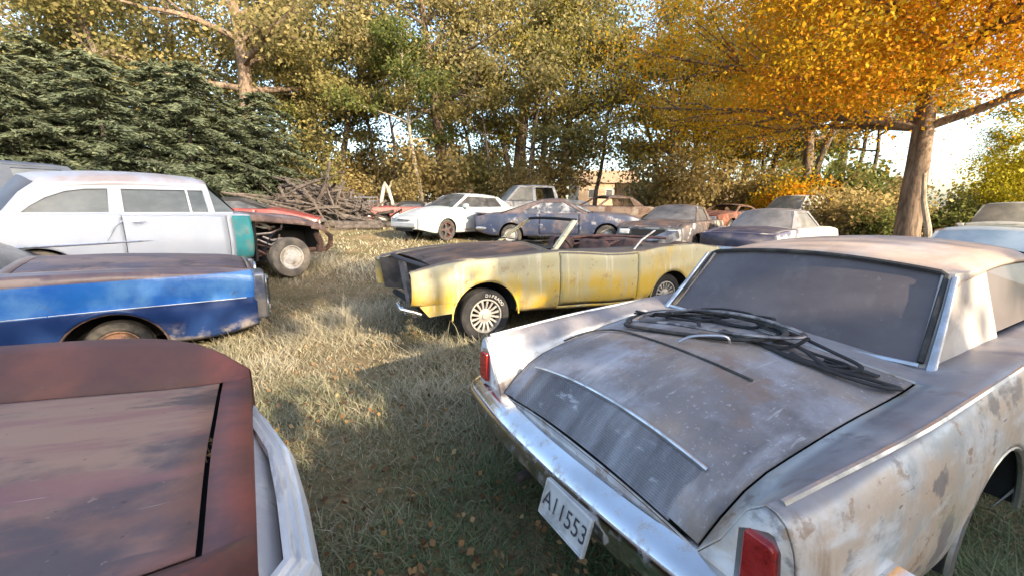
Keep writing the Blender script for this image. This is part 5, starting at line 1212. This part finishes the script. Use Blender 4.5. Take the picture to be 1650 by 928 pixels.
# ------------------------------------------------------------------ grass
def vnoise(x, y, f, sd):
    v = np.zeros_like(x); r_ = np.random.default_rng(sd)
    for k in range(6):
        a = r_.uniform(0, 6.28); ff = f * r_.uniform(.6, 1.6); v += np.sin((x * math.cos(a) + y * math.sin(a)) * ff + r_.uniform(0, 6.28) + 1.5 * np.sin((x * math.sin(a) - y * math.cos(a)) * ff * .7))
    return v / 6
def grass(n, seed, ymin, ymax, hmul, wid, name, label_tint, half):
    rg = np.random.default_rng(seed)
    u = rg.uniform(0, 1, n); Y = ymin * (ymax / ymin) ** u; X = rg.uniform(-1, 1, n) * half * Y - .0
    clump = vnoise(X, Y, 2.2, 1) + .7 * vnoise(X, Y, 6, 2)
    bare = vnoise(X, Y, 1.3, 7) + .5 * vnoise(X, Y, 4, 8)
    keep = (rg.uniform(-1.2, .9, n) < clump + .55) & (rg.uniform(-.9, .1, n) < bare + .05); X, Y, clump = X[keep], Y[keep], clump[keep]; n = len(X)
    big = vnoise(X, Y, .8, 3)
    h = hmul * (.022 + .032 * np.clip(clump + .4, 0, 1.2) + .09 * np.clip(big, 0, 1) * rg.uniform(0, 1, n) ** 2) * rg.uniform(.5, 1.5, n)
    tall = rg.uniform(0, 1, n) < .02; h[tall] *= 2.0
    # taller dry grass along the car flanks and the sunlit strip by the blue nose
    for (cx, cy, r_, k) in ((-2.4, 4.9, 1.1, 1.2), (-1.6, 5.6, 1.0, .9), (-3.2, 8.6, 1.2, .9), (-.6, 5.0, .8, .7), (-.9, 3.2, .5, .6)):
        h *= 1 + k * np.exp(-((X - cx) ** 2 + (Y - cy) ** 2) / (r_ * r_))
    for (wc, ws_, wv) in ((ca, .84, .95), (ca, 3.6, .95), (ca, .35, .9), (ca, 2.2, .95), (bl, .3, -1.0), (bl, .1, 0), (ch, .86, -.95), (ch, .3, -.7), (tc, .9, .95), (tc, .1, 0), (bc, 3.7, -.95), (st, 3.6, -1.0), (st, 5.2, .7), (st, 4.4, .95)):
        wp = W_(wc, ws_, wv, 0); h *= 1 + 1.5 * np.exp(-((X - wp.x) ** 2 + (Y - wp.y) ** 2) / .10)
    a = rg.uniform(0, 6.28, n); lean = rg.uniform(.4, 2.0, n) * h
    dx, dy = np.cos(a) * lean, np.sin(a) * lean; w = wid * rg.uniform(.6, 1.4, n) * (1 + Y / 14)
    a2 = a + rg.uniform(-1, 1, n) + 1.57; wx, wy = np.cos(a2) * w / 2, np.sin(a2) * w / 2
    Z = gnd(X, Y) - .01
    V = np.stack([np.stack([X - wx, Y - wy, Z], 1), np.stack([X + wx, Y + wy, Z], 1), np.stack([X + dx * .45 + wx * .8, Y + dy * .45 + wy * .8, Z + h * .62], 1), np.stack([X + dx * .45 - wx * .8, Y + dy * .45 - wy * .8, Z + h * .62], 1), np.stack([X + dx, Y + dy, Z + h * .95], 1)], 1)
    o = np.arange(n)[:, None] * 5
    F = np.concatenate([o + np.array([[0, 1, 2]]), o + np.array([[0, 2, 3]]), o + np.array([[3, 2, 4]])], 1).reshape(-1, 3)
    # green close to the grey car's bumper, straw elsewhere, sunlit patches painted in paler
    gr_ = np.exp(-((X - .55) ** 2 + (Y - 1.75) ** 2) / .9) * .45 + .25 * np.exp(-((X + 1.75) ** 2 + (Y - 3.3) ** 2) / .4)
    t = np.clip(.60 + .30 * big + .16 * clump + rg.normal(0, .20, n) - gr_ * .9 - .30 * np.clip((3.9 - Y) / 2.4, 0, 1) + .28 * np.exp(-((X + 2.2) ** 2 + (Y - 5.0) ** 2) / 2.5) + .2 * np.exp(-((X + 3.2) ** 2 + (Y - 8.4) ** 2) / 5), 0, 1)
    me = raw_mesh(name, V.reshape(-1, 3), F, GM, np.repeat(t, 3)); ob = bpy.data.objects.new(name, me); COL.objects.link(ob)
    ob['kind'] = 'stuff'; tag(ob, label_tint, 'grass')
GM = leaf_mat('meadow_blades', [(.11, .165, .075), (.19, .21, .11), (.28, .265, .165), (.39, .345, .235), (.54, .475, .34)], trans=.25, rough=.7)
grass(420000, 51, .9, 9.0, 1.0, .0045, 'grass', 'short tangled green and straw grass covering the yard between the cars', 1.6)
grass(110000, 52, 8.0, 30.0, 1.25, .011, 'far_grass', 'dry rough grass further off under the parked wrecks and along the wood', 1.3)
def fallen(n, seed):
    rg = np.random.default_rng(seed); u = rg.uniform(0, 1, n); Y = 1.2 * (26 / 1.2) ** u; X = rg.uniform(-1.2, 1.2, n) * Y
    pos = np.stack([X, Y, gnd(X, Y) + rg.uniform(.01, .07, n)], 1); V, F = leaves(pos, .026, rg, .4, 1.3)
    me = raw_mesh('fallen_leaves', V, F, leaf_mat('fallen_litter', [(.08, .045, .025), (.17, .095, .045), (.27, .16, .075), (.36, .25, .12)], trans=.15), rg.uniform(0, 1, n)); ob = bpy.data.objects.new('fallen_leaves', me); COL.objects.link(ob)
    ob['kind'] = 'stuff'; tag(ob, 'brown fallen leaves scattered through the grass', 'leaves')
fallen(5000, 53)

# ------------------------------------------------------------------ brush pile, logs, stump, fences, junk
def gp(px, Y, dz=0): x = at(px, Y); return Vector((x, Y, G(x, Y) + dz))
rg = np.random.default_rng(61)
b = MB(); c = gp(530, 17.2)
for k in range(240):
    o_ = c + Vector((rg.normal() * 1.2, rg.normal() * .8, 0)); hgt = max(0.1, 1.75 - .5 * abs(o_.x - c.x + .5) - .3 * abs(o_.y - c.y)) * rg.uniform(.25, 1.05)
    d = Vector((rg.normal() * .9 + .5, rg.normal() * .6, rg.normal() * .22 - .18)); ln = rg.uniform(1.0, 2.8)
    p = limb_path(o_ + Vector((0, 0, hgt)) - d.normalized() * ln * .5, d, ln, .09, rg, 5); r0 = rg.uniform(.014, .085)
    p = [Vector((q.x, q.y, max(q.z, G(q.x, q.y) + .03))) for q in p]
    b.tube(p, [r0 * (1 - .75 * i / 5) for i in range(6)], 5, cap=False)
tag(b.build('brush_pile', M['bark_wood'], angle=60), 'heap of grey-brown cut branches between the red wedge car and white coupe', 'brush pile')
for k, (px, Y, a, ln, r_, lab) in enumerate(((560, 15.8, .25, 2.6, .13, 'thick grey log lying on the grass in front of the brush pile'), (600, 16.6, 2.8, 2.2, .11, 'grey split log lying at the right end of the brush pile'), (585, 15.4, .5, 1.8, .09, 'short slanting log nearest the camera at the brush pile'))):
    b = MB(); p0 = gp(px, Y, r_); d = Vector((math.cos(a), math.sin(a) * .4, .08 if k == 1 else .0)) * ln * .5
    b.tube([p0 - d, p0 - d * .3 + Vector((0, .04, .02)), p0 + d * .4, p0 + d], [r_, r_ * 1.05, r_ * .95, r_ * .85], 10); b.dent(.02, 4, k)
    tag(b.build('log', M['bark_wood'], angle=50), lab, 'log', 'logs by the brush pile')
b = MB(); c = gp(628, 20.5)
b.tube([c + Vector(v) for v in ((-.24, 0, -.1), (-.18, 0, .8), (-.05, 0, 1.35), (.03, 0, 1.6))], [.12, .09, .09, .05], 9); b.tube([c + Vector(v) for v in ((.36, 0, -.1), (.30, .05, .7), (.16, 0, 1.3), (.02, 0, 1.5))], [.10, .08, .08, .07], 9); b.tube([c + Vector(v) for v in ((.17, 0, 1.2), (.34, 0, 1.65))], [.05, .03], 7)
b.dent(.03, 3, 1); tag(b.build('forked_stump', M['silver_wood'], angle=50), 'bleached forked dead stump standing behind the brush pile', 'stump')
# wire crate
ct = thing('wire_crate', 'rusty wire mesh crate standing at the right of the brush pile', 'crate', gp(590, 19.2), .3)
b = MB()
for z in np.linspace(.05, .95, 7):
    for y in (-.5, .5): b.tube([(-.7, y, z), (.7, y, z)], .012, 4)
    for x in (-.7, .7): b.tube([(x, -.5, z), (x, .5, z)], .012, 4)
for x in np.linspace(-.7, .7, 9):
    for y in (-.5, .5): b.tube([(x, y, .05), (x, y, .95)], .012, 4)
b.build('wire_panel', M['dull_chrome'], ct, smooth=False)
for x in (-.7, .7):
    for y in (-.5, .5):
        b = MB(); b.tube([(x, y, -.05), (x, y, 1.0)], .03, 6); b.build('corner_post', M['rust'], ct)
# board fence at the foot of the wood
m_board = paint('weathered_tan_boards', (.36, .26, .16), [L_((.20, .15, .10), (9, 9, 1.5), .54, .1), L_((.46, .35, .22), (6, 6, 1), .58, .1)], rough=.85, bump=.3)
def fence(p0, p1, h, label, bw=.15):
    p0, p1 = Vector(p0), Vector(p1); d = p1 - p0; L = d.length; r = thing('board_fence', label, 'fence', p0, math.atan2(d.y, d.x)); n = int(L / bw)
    rr = np.random.default_rng(int(L * 100)); b = MB()
    for k in range(n):
        hh = h * rr.uniform(.94, 1.03); b.box((bw * (k + .5), 0, hh / 2 - .1), (bw * .46, .012, hh / 2 + .1))
    b.build('board_panel', m_board, r, smooth=False)
    b = MB()
    for z in (h * .25, h * .8): b.box((L / 2, .04, z), (L / 2, .025, .045))
    b.build('rail', m_board, r, smooth=False)
    for k in range(int(L / 2.4) + 1):
        b = MB(); b.box((min(L, k * 2.4), .10, h / 2 - .1), (.05, .05, h / 2 + .12)); b.build('fence_post', M['bark_wood'], r, smooth=False)
fence(gp(470, 31), gp(650, 31.5), 1.9, 'tan board fence behind the brush pile at the left of the wood')
fence(gp(715, 24.2), gp(768, 24.4), 1.55, 'short sunlit board panel standing behind the white coupe')
fence(gp(985, 33), gp(1300, 31), 1.7, 'grey-tan board fence behind the slender trees right of centre')
# far house seen through the trunks
hs = thing('far_house', 'orange-tan house far beyond the thin trunks in the middle of the wood', 'house', (at(965, 62), 62, G(at(965, 62), 62)), .1)
m_hw = paint('tan_stucco', (.36, .26, .17), [L_((.30, .21, .14), 1, .55, .1)], rough=.9, bump=0)
b = MB(); b.box((0, 0, 1.6), (4.2, 3, 1.8)); b.build('wall', m_hw, hs, smooth=False)
b = MB(); b.prism([(-4.5, -3.4, 3.3), (-4.5, 3.4, 3.3), (-4.5, 0, 5.2)], (9, 0, 0)); b.build('roof', paint('terracotta_roof', (.34, .22, .13), [L_((.26, .17, .10), 3, .5, .1)], rough=.8), hs, smooth=False)
for x in (-2.4, 0, 2.4):
    b = MB(); b.box((x, -3.01, 1.9), (.5, .03, .6)); w_ = b.build('window', M['white_letter'], hs, smooth=False)
    b = MB(); b.box((x, -3.04, 1.9), (.42, .02, .52)); b.build('pane', M['glass_dark'], w_, smooth=False)
# scrap scattered on the ground
for k, (px, Y, s_, mt, lab) in enumerate(((1500, 16.5, .5, M['dull_chrome'], 'pale bent panel lying right of the maple trunk'), (1375, 16.5, .6, m_wht, 'white bent panel in the weeds left of the maple'), (690, 20.5, .7, M['silver_wood'], 'pale heap of broken planks left of the sunlit board panel'), (1480, 11.3, .3, M['silver_wood'], 'small pale branch stub at the foot of the maple'), (375, 15.0, .4, m_wht, 'white scrap panel lying under the conifers by the rusty hood'))):
    c = gp(px, Y); b = MB(); r_ = np.random.default_rng(70 + k)
    for j in range(7 if k in (2, 3) else 3):
        b.box(c + Vector((r_.normal() * s_ * .5, r_.normal() * s_ * .3, .12 + .12 * j * s_)), (s_ * r_.uniform(.5, 1), s_ * .25 * r_.uniform(.4, 1), .02), Matrix.Rotation(r_.uniform(-.5, .5), 3, 'Y') @ Matrix.Rotation(r_.uniform(0, 3), 3, 'Z'))
    b.dent(.03, 3, k); tag(b.build('plank_heap' if k == 2 else 'branch_stub' if k == 3 else 'scrap_panel', mt, smooth=False), lab, 'scrap')
